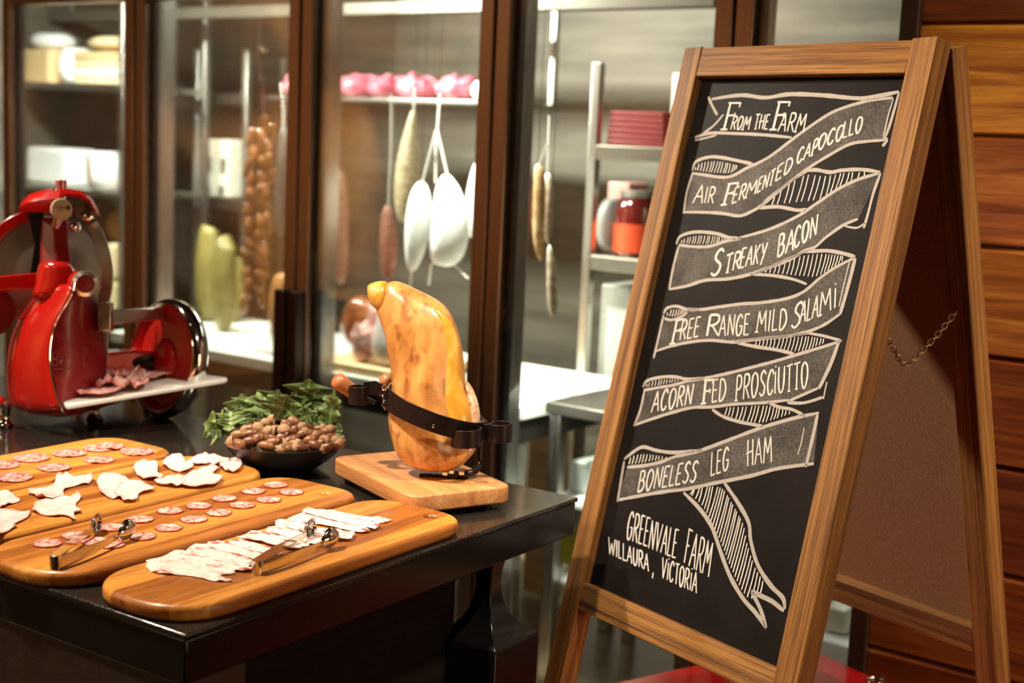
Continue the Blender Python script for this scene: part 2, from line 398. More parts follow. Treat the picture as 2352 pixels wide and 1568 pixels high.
# long dark pull handles on the two stiles that meet behind the bowl
zt = pf(690, 668, -.03).z
for k, (gx, side) in enumerate(((edges[2] - .026, 0), (edges[2] + .026, 1))):
    dr = bpy.data.objects['door_%d' % (2 + side)]
    obj('door_handle', MB().box((gx - .021, -.062, zt - .62), (gx + .021, -.024, zt)), mat('dark_bronze_pull', (.05, .028, .02), .3, .8), dr, True, .006)

# ================================================================== serving table
tb = thing('serving_table', 'black stone topped serving table carrying the wooden boards and the ham', 'table', (0, 0, 0))
TL_ = 2.55
obj('tabletop', MB().box((0, 0, .892), (.92, TL_, .90)), 'stone', tb, True, .002)
obj('apron', MB().box((.003, .003, .832), (.917, TL_ - .003, .8915)), 'black_lacquer', tb, True, .003)
obj('side_panel', MB().box((.006, .02, .0), (.026, TL_ - .05, .8315)), 'brown_panel', tb, True, .002)
obj('end_panel', MB().box((.027, .02, .0), (.125, .05, .8315)), 'brown_panel', tb, True, .002)
px_ = pn(1015, 1450, Vector((0, .1, 0)), Vector((0, 1, 0))).x
obj('cabinet', MB().box((.126, .075, .03), (px_, TL_ - .08, .8315)), 'dark_panel', tb, True, .003)
LP = pz(1138, 1497, .70)
prof = [(.064, .0), (.064, .695), (.062, .70), (.052, .707), (.040, .717), (.030, .730), (.0225, .746), (.0175, .764), (.0155, .785), (.0165, .808), (.021, .8318)]
def baluster(x, y):
    rings = [[Vector((x + sx*h, y + sy*h, z)) for sx, sy in ((-1, -1), (1, -1), (1, 1), (-1, 1))] for h, z in prof]
    return MB().loft(rings)
obj('leg', baluster(LP.x + .064, LP.y + .064), 'black_lacquer', tb, True, .0015, angle=50)
obj('leg', baluster(LP.x + .064, TL_ - .2), 'black_lacquer', tb, True, .0015, angle=50)

# ================================================================== wooden serving boards
def plate(name, pts, holes, z0, z1, bev, m, parent=None, mx=None, res=4):
    cu = bpy.data.curves.new(name, 'CURVE'); cu.dimensions = '2D'; cu.fill_mode = 'BOTH'
    for loop in [pts] + holes:
        sp = cu.splines.new('POLY'); sp.points.add(len(loop) - 1); sp.use_cyclic_u = True
        for p, q in zip(sp.points, loop): p.co = (q[0], q[1], 0, 1)
    cu.extrude = (z1 - z0)/2 - bev; cu.bevel_depth = bev; cu.bevel_resolution = res; cu.offset = -bev
    t = bpy.data.objects.new('tmp', cu); COL.objects.link(t); upd()
    me = bpy.data.meshes.new_from_object(t.evaluated_get(bpy.context.evaluated_depsgraph_get()))
    bpy.data.objects.remove(t); bpy.data.curves.remove(cu)
    me.transform(Matrix.Translation((0, 0, (z0 + z1)/2))); me.name = name
    me.materials.clear(); me.materials.append(M[m] if isinstance(m, str) else m)
    bm = bmesh.new(); bm.from_mesh(me); bmesh.ops.remove_doubles(bm, verts=bm.verts, dist=1e-5); bmesh.ops.recalc_face_normals(bm, faces=bm.faces); bm.to_mesh(me); bm.free()
    for p in me.polygons: p.use_smooth = True
    me.set_sharp_from_angle(angle=R_(40))
    o = link(bpy.data.objects.new(name, me), parent)
    if mx is not None: o.matrix_local = mx
    return o
def circ(c, r, n=20): return [(c[0] + r*math.cos(2*math.pi*k/n), c[1] + r*math.sin(2*math.pi*k/n)) for k in range(n)]
def rrect(x0, x1, y0, y1, rl, rr, p=2.3, n=12):
    """Rounded outline; rl / rr are the corner radii at the low-x and high-x end."""
    out = []
    for cx, cy, r, a0 in ((x1 - rr, y1 - rr, rr, 0), (x0 + rl, y1 - rl, rl, 90), (x0 + rl, y0 + rl, rl, 180), (x1 - rr, y0 + rr, rr, 270)):
        for k in range(n + 1):
            a = R_(a0 + 90*k/n); c, s = math.cos(a), math.sin(a)
            out.append((cx + r*math.copysign(abs(c)**(2/p), c), cy + r*math.copysign(abs(s)**(2/p), s)))
    return out
BT = .923                                   # level of the boards' upper faces
boards = [(.008, .211, .012, 'long oiled wooden board nearest the table edge, laid with bacon strips'),
          (.222, .430, .000, 'long oiled wooden board laid with small round salami slices'),
          (.444, .654, .004, 'long oiled wooden board laid with pale pink folded ham slices'),
          (.668, .876, -.004, 'dark long wooden board laid with marbled capocollo slices, farthest from the table corner')]
BO = []
for k, (y0, y1, x0, lab) in enumerate(boards):
    w = y1 - y0; mx = Matrix.Translation((x0, (y0 + y1)/2, .9))
    o = plate('serving_board', rrect(-.012, .612 if k else .602, -w/2, w/2, .098, .07), [circ((.565, -.045), .0095)] if k != 3 else [circ((.57, -.06), .0095)], 0.0005, BT - .9, .0085, 'board', None, mx, 5)
    tag(o, lab, 'serving board', 'long serving boards on the black table'); BO.append(o)

# ================================================================== cured meat slices
def uvmat(name, fn):
    m = mat(name, (.8, .5, .5), .35); b = bsdf(m)
    b.inputs['Subsurface Weight'].default_value = .12; b.inputs['Subsurface Radius'].default_value = (.006, .002, .0015); b.inputs['Subsurface Scale'].default_value = .5
    uv = nd(m, 'ShaderNodeUVMap'); sp = nd(m, 'ShaderNodeSeparateXYZ'); lk(m, uv.outputs[0], sp.inputs[0])
    c = fn(m, sp.outputs[1], coords(m)); lk(m, c, b.inputs['Base Color']); return m
def vor(m, v, scale, feat='F1'):
    n = nd(m, 'ShaderNodeTexVoronoi', feature=feat); n.inputs['Scale'].default_value = scale; n.inputs['Randomness'].default_value = 1.0
    lk(m, v, n.inputs['Vector']); return n.outputs['Distance']
def salami_fn(m, r, v):
    nz = nd(m, 'ShaderNodeTexNoise'); nz.inputs['Scale'].default_value = 90; lk(m, v, nz.inputs['Vector'])
    vv = mixc(m, .018, v, nz.outputs['Color'], 'ADD')
    d = vor(m, vv, 125); d2 = noise(m, v, 130, 3)
    c = ramp(m, d, [(.22, (.78, .56, .48)), (.38, (.62, .25, .20)), (.58, (.44, .085, .065))])
    c = mixc(m, ramp(m, d2, [(.45, (0, 0, 0)), (.62, (1, 1, 1))]), c, (.76, .50, .43))
    return mixc(m, ramp(m, r, [(.86, (0, 0, 0)), (.97, (1, 1, 1))]), c, (.44, .07, .04))
def capo_fn(m, r, v):
    n = noise(m, v, 48, 3, .55, 1.5)
    c = ramp(m, n, [(.38, (.46, .10, .085)), (.48, (.55, .17, .14)), (.55, (.80, .52, .45)), (.64, (.58, .20, .17))])
    return mixc(m, ramp(m, r, [(.8, (0, 0, 0)), (.93, (.75, .75, .75)), (1, (1, 1, 1))]), c, (.62, .21, .16))
def ham_fn(m, r, v):
    n = noise(m, v, 26, 4, .6, .4)
    c = ramp(m, n, [(.35, (.80, .46, .43)), (.5, (.85, .56, .53)), (.68, (.88, .66, .62))])
    return mixc(m, ramp(m, r, [(.88, (0, 0, 0)), (1, (.8, .8, .8))]), c, (.70, .27, .21))
def bacon_fn(m, r, v):
    n = noise(m, v, 60, 3, .6, .8)
    c = ramp(m, n, [(.36, (.80, .54, .49)), (.5, (.86, .70, .64)), (.68, (.88, .76, .69))])
    e = math_(m, 'MULTIPLY', ramp(m, r, [(.55, (0, 0, 0)), (.8, (1, 1, 1))]), ramp(m, noise(m, v, 32, 2), [(.52, (0, 0, 0)), (.6, (1, 1, 1))]))
    return mixc(m, e, c, (.44, .085, .065))
def shave_fn(m, r, v):
    n = noise(m, v, 55, 3, .6, .8)
    c = ramp(m, n, [(.35, (.76, .32, .29)), (.5, (.84, .48, .44)), (.65, (.88, .66, .61))])
    return mixc(m, ramp(m, r, [(.85, (0, 0, 0)), (1, (.8, .8, .8))]), c, (.78, .30, .26))
for k, f in (('salami', salami_fn), ('capocollo', capo_fn), ('ham_slice', ham_fn), ('bacon', bacon_fn), ('shaved_meat', shave_fn)): M[k] = uvmat(k + '_face', f)

def sheet(name, outline, m, z, wave=.003, freq=22, thick=.0016, seed=0, lift=None, smooth_n=4, rag=.0):
    """A thin slice: outline of world xy points, filled in rings, gently waved; UV v runs centre -> rim."""
    pts = catmull([Vector((p[0], p[1], 0)) for p in outline], smooth_n, True)
    c = sum(pts, Vector())/len(pts); n = len(pts); rad = sum((p - c).length for p in pts)/n
    if rag:
        pts = [c + (p - c)*(1 + rag*mnoise.noise(Vector((p.x*160, p.y*160, seed)))) for p in pts]
    lv = [0.0, .2, .4, .6, .78, .9, 1.0]; vs = [Vector((0, 0, 0))]; uv = [(0, 0)]
    for t in lv[1:]:
        for k, p in enumerate(pts):
            vs.append((p - c)*t); uv.append((k/n, t))
    for v in vs:
        q = v + c
        h = wave*1.9*abs(mnoise.noise(Vector((q.x*freq, q.y*freq*1.7, seed*3.7)))) + wave*.9*abs(mnoise.noise(Vector((q.x*freq*2.4, q.y*freq*2.4, seed*1.3 + 9))))
        rr = v.length/max(rad, 1e-6)
        v.z = h*min(1, .25 + rr*.9) + (lift(q) if lift else 0) + thick*.6
    fs = [(0, 1 + k, 1 + (k + 1) % n) for k in range(n)]
    for i in range(len(lv) - 2):
        a, b_ = 1 + i*n, 1 + (i + 1)*n
        fs += [(a + k, b_ + k, b_ + (k + 1) % n, a + (k + 1) % n) for k in range(n)]
    me = bpy.data.meshes.new(name); me.from_pydata([tuple(v) for v in vs], [], fs); me.materials.append(M[m])
    ul = me.uv_layers.new(name='UVMap')
    for lp in me.loops: ul.data[lp.index].uv = uv[lp.vertex_index]
    for p in me.polygons: p.use_smooth = True
    o = link(bpy.data.objects.new(name, me)); o.location = (c.x, c.y, z)
    d = o.modifiers.new('thickness', 'SOLIDIFY'); d.thickness = thick; d.offset = 0
    return o
def disc(c, r, n=22, wob=.06, sq=1.0, seed=0):
    return [(c[0] + r*(1 + wob*mnoise.noise(Vector((math.cos(a)*1.3, math.sin(a)*1.3, seed))))*math.cos(a), c[1] + r*sq*(1 + wob*mnoise.noise(Vector((math.cos(a)*1.3, math.sin(a)*1.3, seed + 5))))*math.sin(a)) for a in (2*math.pi*k/n for k in range(n))]
def zz(ox, oy, s): return lambda x, y, z=BT: pz(ox + x*s, oy + y*s, z)
Z2 = zz(0, 960, .3189)
ORD = ['first', 'second', 'third', 'fourth', 'fifth', 'sixth', 'seventh', 'eighth', 'ninth', 'tenth', 'eleventh', 'twelfth', 'thirteenth']
far = [(2100, 538), (1985, 486), (1825, 532), (1615, 583), (1430, 636), (1222, 672), (1015, 733), (800, 792), (545, 850), (340, 907)]
near = [(1935, 592), (1745, 632), (1575, 687), (1395, 735), (1215, 795), (1022, 857), (800, 915), (695, 895)]
for row, lst in (('far', far), ('near', near)):
    for k, q in enumerate(lst):
        p = Z2(*q)
        o = sheet('salami_slice', disc(p, .0205, wob=.10, seed=k + (40 if row == 'near' else 0)), 'salami', BT, .0006, 60, .0018, k, rag=.05)
        o.rotation_euler.z = k*1.9
        tag(o, '%s salami slice from the board hole in the %s row' % (ORD[k], 'farther' if row == 'far' else 'nearer'), 'salami slice', 'salami slices on the second board')
capo = [((990, 245), .031, 'deep red capocollo slice nearest the far end of its board'), ((715, 222), .029, 'folded capocollo slice curling up at the back of its board'),
        ((790, 215), .026, 'capocollo slice overlapping the curled one at the back'), ((712, 305), .027, 'capocollo slice in front of the curled pair'),
        ((500, 258), .031, 'large marbled capocollo slice left of the curled pair'), ((390, 362), .028, 'marbled capocollo slice in the middle of the nearer row'),
        ((225, 293), .032, 'wide capocollo slice left of the large marbled one'), ((95, 432), .032, 'capocollo slice nearest the photo edge in the nearer row'),
        ((20, 345), .028, 'capocollo slice cut by the photo edge in the farther row')]
for k, (q, r, lab) in enumerate(capo):
    p = Z2(*q)
    cur = (lambda qq, p=p: .022*max(0, (qq - p).x*18 - .25)**1.2) if k == 1 else None
    o = sheet('capocollo_slice', disc(p, r, wob=.14, seed=k*3 + 1), 'capocollo', BT + (.002 if k == 2 else 0), .0022, 40, .0016, k + 20, cur)
    tag(o, lab, 'capocollo slice', 'capocollo slices on the dark board')
hams = [([(205, 540), (380, 490), (410, 420), (480, 425), (540, 440), (660, 440), (650, 475), (560, 490), (470, 520), (440, 560), (460, 600), (330, 595), (260, 575)], 'ham slice with a raised fold above the fan shaped one'),
        ([(245, 640), (330, 600), (470, 590), (560, 545), (585, 580), (545, 640), (580, 660), (585, 690), (530, 700), (550, 745), (470, 710), (380, 715), (250, 690)], 'fan shaped ham slice close to the tongs on the salami board'),
        ([(700, 465), (740, 410), (830, 405), (900, 430), (960, 470), (1000, 470), (930, 500), (860, 530), (840, 585), (740, 560), (710, 520)], 'ham slice at the middle of its board, rear of the overlapping pair'),
        ([(830, 560), (860, 500), (960, 480), (1040, 490), (1110, 530), (1000, 560), (985, 605), (890, 610)], 'ham slice at the middle of its board, front of the overlapping pair'),
        ([(960, 370), (1000, 330), (1130, 330), (1135, 400), (1180, 440), (1090, 455), (1010, 440)], 'narrow folded ham slice at the back edge of its board'),
        ([(1170, 340), (1210, 290), (1290, 280), (1340, 320), (1400, 350), (1350, 390), (1260, 390)], 'rounded ham slice third from the far end along the back edge'),
        ([(1340, 320), (1460, 280), (1500, 275), (1640, 305), (1650, 330), (1570, 345), (1480, 340), (1400, 345)], 'long rolled ham slice near the far end of its board'),
        ([(1580, 350), (1650, 325), (1700, 300), (1745, 345), (1700, 400), (1620, 390)], 'small folded ham slice closest to the acorn bowl'),
        ([(1110, 480), (1200, 450), (1310, 430), (1340, 460), (1300, 505), (1200, 500)], 'slim ham slice joining the broad one in the nearer row'),
        ([(1310, 480), (1350, 430), (1450, 390), (1540, 360), (1575, 385), (1530, 415), (1600, 450), (1550, 490), (1450, 510), (1330, 510)], 'broad ham slice in the nearer row at the far end of its board'),
        ([(-60, 560), (60, 545), (110, 575), (145, 605), (60, 630), (0, 655), (-80, 650)], 'ham slice cut by the photo edge, rear one'),
        ([(-60, 690), (100, 680), (215, 690), (170, 740), (60, 790), (120, 790), (20, 840), (-80, 850)], 'ham slice cut by the photo edge, front one')]
for k, (ol, lab) in enumerate(hams):
    pts = [Z2(*q) for q in ol]
    o = sheet('ham_slice', pts, 'ham_slice', BT + (.003 if k in (3, 8, 7, 9) else 0), .0042 if k not in (0, 4, 6) else .007, 44, .0016, k + 60, None, 3, .10)
    tag(o, lab, 'ham slice', 'pale ham slices on the third board')
Z3 = zz(340, 1140, .2381)
bac = [[(35, 680), (110, 640), (300, 600), (520, 650), (700, 680), (770, 740), (640, 760), (740, 800), (600, 810), (400, 770), (200, 760), (80, 740)],
       [(260, 600), (400, 575), (560, 620), (730, 650), (930, 690), (930, 715), (760, 715), (560, 670), (380, 640)],
       [(380, 590), (560, 515), (700, 560), (900, 610), (960, 650), (900, 690), (700, 650), (500, 610)],
       [(600, 500), (680, 465), (850, 470), (1000, 530), (1100, 590), (1000, 610), (860, 560), (700, 540)],
       [(820, 470), (930, 450), (1100, 490), (1250, 540), (1200, 570), (1050, 550), (900, 510)],
       [(920, 440), (1100, 380), (1230, 420), (1400, 470), (1480, 500), (1300, 510), (1100, 460)],
       [(1060, 400), (1240, 360), (1400, 400), (1520, 450), (1450, 480), (1280, 440)],
       [(1180, 370), (1300, 320), (1420, 350), (1600, 400), (1700, 440), (1600, 470), (1400, 420)],
       [(1400, 340), (1560, 340), (1760, 380), (1940, 370), (1950, 400), (1850, 430), (1650, 410)],
       [(1290, 270), (1420, 250), (1600, 300), (1800, 330), (1900, 350), (1760, 345), (1560, 330), (1330, 310)],
       [(1400, 260), (1560, 200), (1750, 240), (2000, 300), (2080, 330), (1960, 345), (1700, 290)],
       [(1560, 200), (1680, 170), (1900, 230), (2100, 260), (2180, 290), (2120, 320), (1900, 280)],
       [(1680, 170), (1790, 155), (2000, 190), (2200, 210), (2290, 235), (2150, 250), (1900, 215)]]
for k, ol in enumerate(bac):
    pts = [Z3(*q) for q in ol]; c = sum(pts, Vector())/len(pts)
    pts = [c + Vector(((p - c).x*1.05, (p - c).y*1.24, 0)) for p in pts]
    o = sheet('bacon_strip', pts, 'bacon', BT + .0015*(k % 3), .0024, 60, .0016, k + 90, rag=.12)
    tag(o, 'frontmost bacon strip at the rounded end of its board' if k == 0 else 'bacon strip farthest along the board, nearest its hole' if k == 12 else '%s bacon strip along the board from its rounded end' % ORD[k], 'bacon strip', 'bacon strips on the front board')

# ================================================================== tongs
def tongs(pivot, spoon, fork, lab, z0=BT, h=.0195, half_gap=.0075, flip=False):
    """Sprung salad tongs lying on their side: a bent end, one arm ending in a spoon and one in a fork."""
    P, A, B = Vector(pivot), Vector(spoon), Vector(fork)
    mid = ((A + B)/2 - P).normalized(); n = Vector((-mid.y, mid.x, 0))
    if (A - P).dot(n) < 0: n = -n
    root = thing('tongs', lab, 'tongs', P, 'serving tongs on the boards')
    zc = z0 + h/2
    arc = [P + mid*(.006*(1 - math.cos(t))) - n*(-half_gap*math.sin(t)) for t in [R_(a) for a in range(-90, 91, 15)]]
    def at0(v, z): return Vector((v.x - P.x, v.y - P.y, z - P.z))
    mb = MB(); rings = []
    for v in arc: rings.append(v)
    mb.strap([at0(v, zc) for v in rings], Vector((0, 0, h/2)), .0016)
    obj('spring_bend', mb, 'tong_steel', root, True, .0004)
    for nm, E_, sg in (('spoon_arm', A, 1), ('fork_arm', B, -1)):
        s = P + mid*.006 + n*(half_gap*sg)
        pts, hw = [], []
        for i in range(15):
            t = i/14; q = s.lerp(E_, t); q = q + n*(sg*.004*math.sin(math.pi*t))
            pts.append(at0(q, zc + .003*t)); hw.append(Vector((0, 0, h/2*(1 - .62*t**1.3))))
        mb = MB().strap(pts, hw, .0015)
        arm = obj(nm, mb, 'tong_steel', root, True, .0003)
        dirv = (E_ - s).normalized(); inn = -n*sg
        L, Wd, dp = .042, .0155, .0095                       # bowl length, half width (vertical), depth
        P_ = []
        for i in range(15):
            t = i/14; rw = math.sin(math.pi*min(max(t*.97 + .02, 0), 1))**.62; row = []
            for j in range(11):
                a = -1 + 2*j/10
                wv = Wd*rw*a
                x = L*t; dep = dp*(1 - a*a)*rw
                if sg < 0 and t > .72: x -= .0085*(abs(math.sin(2.5*math.pi*(a + 1)/2 + .4)))*(t - .72)/.28
                row.append(at0(E_ + dirv*(x - .002) - inn*dep, z0 + Wd + .0012 + wv))
            P_.append(row)
        obj('spoon_bowl' if sg > 0 else 'fork_head', MB().grid(P_), 'tong_steel', arm, True, solid=.0012)
    return root
tongs(pz(585, 1321, BT), pz(738, 1268, BT), pz(703, 1246, BT), 'steel tongs lying across the bacon strips')
tongs(pz(122, 1309, BT), pz(272, 1250, BT), pz(214, 1235, BT), 'steel tongs lying on the salami board')

# ================================================================== red chest under the sign
ZR = .48
AP = pz(1830, 1475, ZR)
ca = h2w((-.834, -.552, 0)).normalized(); cb = h2w((.583, -.812, 0)).normalized()
cb = (cb - ca*cb.dot(ca)).normalized()
ch = thing('red_chest', 'glossy red chest with a chrome catch that the chalk menu stands on', 'chest', mx=frame_mx(Vector((AP.x, AP.y, 0)), ca, -cb, Vector((0, 0, 1))) if ca.cross(-cb).z > 0 else frame_mx(Vector((AP.x, AP.y, 0)), cb, ca, Vector((0, 0, 1))))
if ca.cross(-cb).z > 0: bx = lambda a0, a1, b0, b1, z0, z1: MB().box((a0, -b1, z0), (a1, -b0, z1))
else: bx = lambda a0, a1, b0, b1, z0, z1: MB().box((b0, a0, z0), (b1, a1, z1))
obj('body', bx(.012, .785, .012, .75, .02, ZR - .0505), 'red', ch, True, .006)
obj('lid', bx(0, .80, 0, .765, ZR - .05, ZR), 'red_lid', ch, True, .004, 3)
upd()
lp = pz(2012, 1566, ZR)
mb = MB().tube([lp + Vector((.016*math.cos(a), .016*math.sin(a), .004)) for a in [2*math.pi*k/24 for k in range(24)]], .0035, 8, True)
mb.lathe([(.011, 0), (.011, .002), (.009, .0035)], lp, 20)
mi = ch.matrix_world.inverted(); mb.v = [tuple(mi @ Vector(v)) for v in mb.v]
obj('catch_ring', mb, 'chrome', ch)

# ================================================================== chalk menu (A-frame sign)
UH = h2w((.58869672, -.80835399, 0)).normalized(); VH = h2w((-.20004751, -.1456878, -.96889425)); NO = -h2w((.78320953, .57038487, -.24747513))   # NO faces the viewer
NO.normalize()
SO = EYE + h2w((.30403642, 2.71284959, .18925392))
VS = (VH + UH*.0405).normalized()                       # the frame's sides, a touch out of square
def bp(u, v, n=0.0): return SO + UH*u + VS*v + NO*n
def buv(x, y, n=0.0):                                   # pixel -> (u, v) on the board face
    P = pn(x, y, SO + NO*n, NO); q = P - SO; v = q.dot(VH)/VS.dot(VH); return (q - VS*v).dot(UH), v
LEGV = (SO.z - ZR)/(-VS.z)
sign = thing('sandwich_board', 'wooden A-frame chalk menu listing cured meats, standing on the red chest', 'menu board', (SO.x + .35, SO.y, ZR))
upd()
DEP = .040
def fbar(name, a, b_, w, d, side, noff=0.0, par=sign):
    return bar(name, a - NO*(d/2 - noff), b_ - NO*(d/2 - noff), w, d, side, 'sign_wood', par, .002)
SW = .046
obj_l = fbar('stile', bp(SW/2, -.001), bp(SW/2, LEGV - .011), SW, DEP, UH)
obj_r = fbar('stile', bp(.58 - SW/2, -.003), bp(.58 - SW/2, LEGV - .011), SW + .002, DEP, UH)
fbar('top_rail', bp(SW + .0003, .028), bp(.58 - SW - .0008, .028), .055, DEP - .003, VH, -.0015)
fbar('bottom_rail', bp(SW + .0003, 1.050), bp(.58 - SW - .0008, 1.050), .050, DEP - .003, VH, -.0015)
PN = -.018                                              # the writing face lies back from the frame's front
def panel(name, f, u0, u1, v0, v1, n, t, m, NN):
    P = [f(u0, v0, n), f(u1, v0, n), f(u1, v1, n), f(u0, v1, n)]; Q = [p - NN*t for p in P]
    mb = MB().loft([P, Q]); mi = sign.matrix_world.inverted(); mb.v = [tuple(mi @ Vector(v)) for v in mb.v]
    return obj(name, mb, m, sign, False)
pan = panel('blackboard', bp, SW - .006, .586 - SW, .05, 1.03, PN, .006, 'chalkboard', NO)
panel('panel_back', bp, SW - .006, .586 - SW, .05, 1.03, PN - .0065, .003, 'hardboard', NO)
# rear frame, leaning the other way from the same ridge
VR = (Vector((0, 0, VH.z)) - Vector((VH.x, VH.y, 0))*.8 + UH*.0405).normalized()
NR = VR.cross(UH); NR = NR if NR.dot(NO) < 0 else -NR; NR.normalize()       # faces away from the viewer
RO = SO + Vector((-NO.x, -NO.y, 0)).normalized()*(DEP + .046) + UH*(-.004) + Vector((0, 0, -.004))
def rp(u, v, n=0.0): return RO + UH*u + VR*v + NR*n
RV = (RO.z - ZR)/(-VR.z)
def rbar(name, a, b_, w, d, side, off=0.0): return bar(name, a - NR*(d/2 - off), b_ - NR*(d/2 - off), w, d, side, 'sign_wood', sign, .002)
rbar('rear_stile', rp(SW/2, 0), rp(SW/2, RV - .011), SW, DEP, UH)
rbar('rear_stile', rp(.58 - SW/2, 0), rp(.58 - SW/2, RV - .011), SW, DEP, UH)
rbar('rear_top_rail', rp(SW + .0003, .028), rp(.5795 - SW, .028), .055, DEP - .003, VR, -.0015)
rbar('rear_bottom_rail', rp(SW + .0003, 1.05), rp(.5795 - SW, 1.05), .05, DEP - .003, VR, -.0015)
panel('rear_panel', rp, SW - .006, .586 - SW, .05, 1.03, -.012, .005, 'hardboard', NR)
# slack safety chain between the two right-hand stiles
def links(P):
    mb = MB(); P = catmull(P, 40); L = [0]
    for a, b_ in zip(P, P[1:]): L.append(L[-1] + (b_ - a).length)
    step_, k, i = .0105, 0, 0
    while k*step_ < L[-1]:
        d = k*step_
        while i < len(L) - 2 and L[i + 1] < d: i += 1
        c = P[i].lerp(P[i + 1], (d - L[i])/max(L[i + 1] - L[i], 1e-6)); t = (P[i + 1] - P[i]).normalized()
        a = t.orthogonal().normalized(); b2 = t.cross(a)
        w = a if k % 2 else b2
        mb.tube([c + t*(.0078*math.cos(q)) + w*(.0042*math.sin(q)) for q in [2*math.pi*j/14 for j in range(14)]], .0011, 6, True); k += 1
    return mb
ca0 = bp(.58 - SW*.5, (740 - 92)/1460*1.03, -DEP - .001); cb0 = rp(.58 - SW*.55, .435, -DEP - .001)
low = pd(2080, 836, (EYE - (ca0 + cb0)/2).dot(CZ)*-1)
mb = links([ca0, ca0.lerp(low, .55) - Vector((0, 0, .004)), low, low.lerp(cb0, .5) - Vector((0, 0, .007)), cb0])
mi = sign.matrix_world.inverted(); mb.v = [tuple(mi @ Vector(v)) for v in mb.v]
obj('chain', mb, mat('aged_brass_chain', (.42, .27, .15), .35, .9), sign)

# ---- chalk drawing and lettering: every stroke a thin ribbon of chalk paint on the board face
BPN = PN + .0004
upd()
def stroke_pts(pts, n=5, curve=True):
    P = catmull([Vector((p[0], p[1], 0)) for p in pts], n) if curve and len(pts) > 2 else [Vector((p[0], p[1], 0)) for p in pts]
    return P
class Chalk:
    def __init__(s, wk=.00068): s.mb = MB(); s.k = 0; s.wk = wk
    def ribbon(s, pts, w, curve=True, taper=.25, n=5, seed=0, layer=0):
        P = stroke_pts(pts, n, curve); q = []
        for p in P:
            u, v = buv(p.x, p.y, BPN); q.append(Vector((u, v, 0)))
        L, R = [], []; s.k += 1
        for i, p in enumerate(q):
            t = (q[min(i + 1, len(q) - 1)] - q[max(i - 1, 0)]); t = t.normalized() if t.length > 1e-9 else Vector((1, 0, 0))
            nn = Vector((-t.y, t.x, 0)); e = min(i, len(q) - 1 - i)/max(len(q) - 1, 1)*2
            ww = w*s.wk*(1 - taper + taper*min(1, e*4))*(1 + .22*mnoise.noise(Vector((p.x*60, p.y*60, s.k*1.7 + seed))))
            L.append(bp((p + nn*ww/2).x, (p + nn*ww/2).y, BPN + layer*.0001)); R.append(bp((p - nn*ww/2).x, (p - nn*ww/2).y, BPN + layer*.0001))
        s.mb.grid([L, R])
    def build(s, name, m, parent):
        mi = parent.matrix_world.inverted(); s.mb.v = [tuple(mi @ Vector(v)) for v in s.mb.v]
        return obj(name, s.mb, m, parent, False)
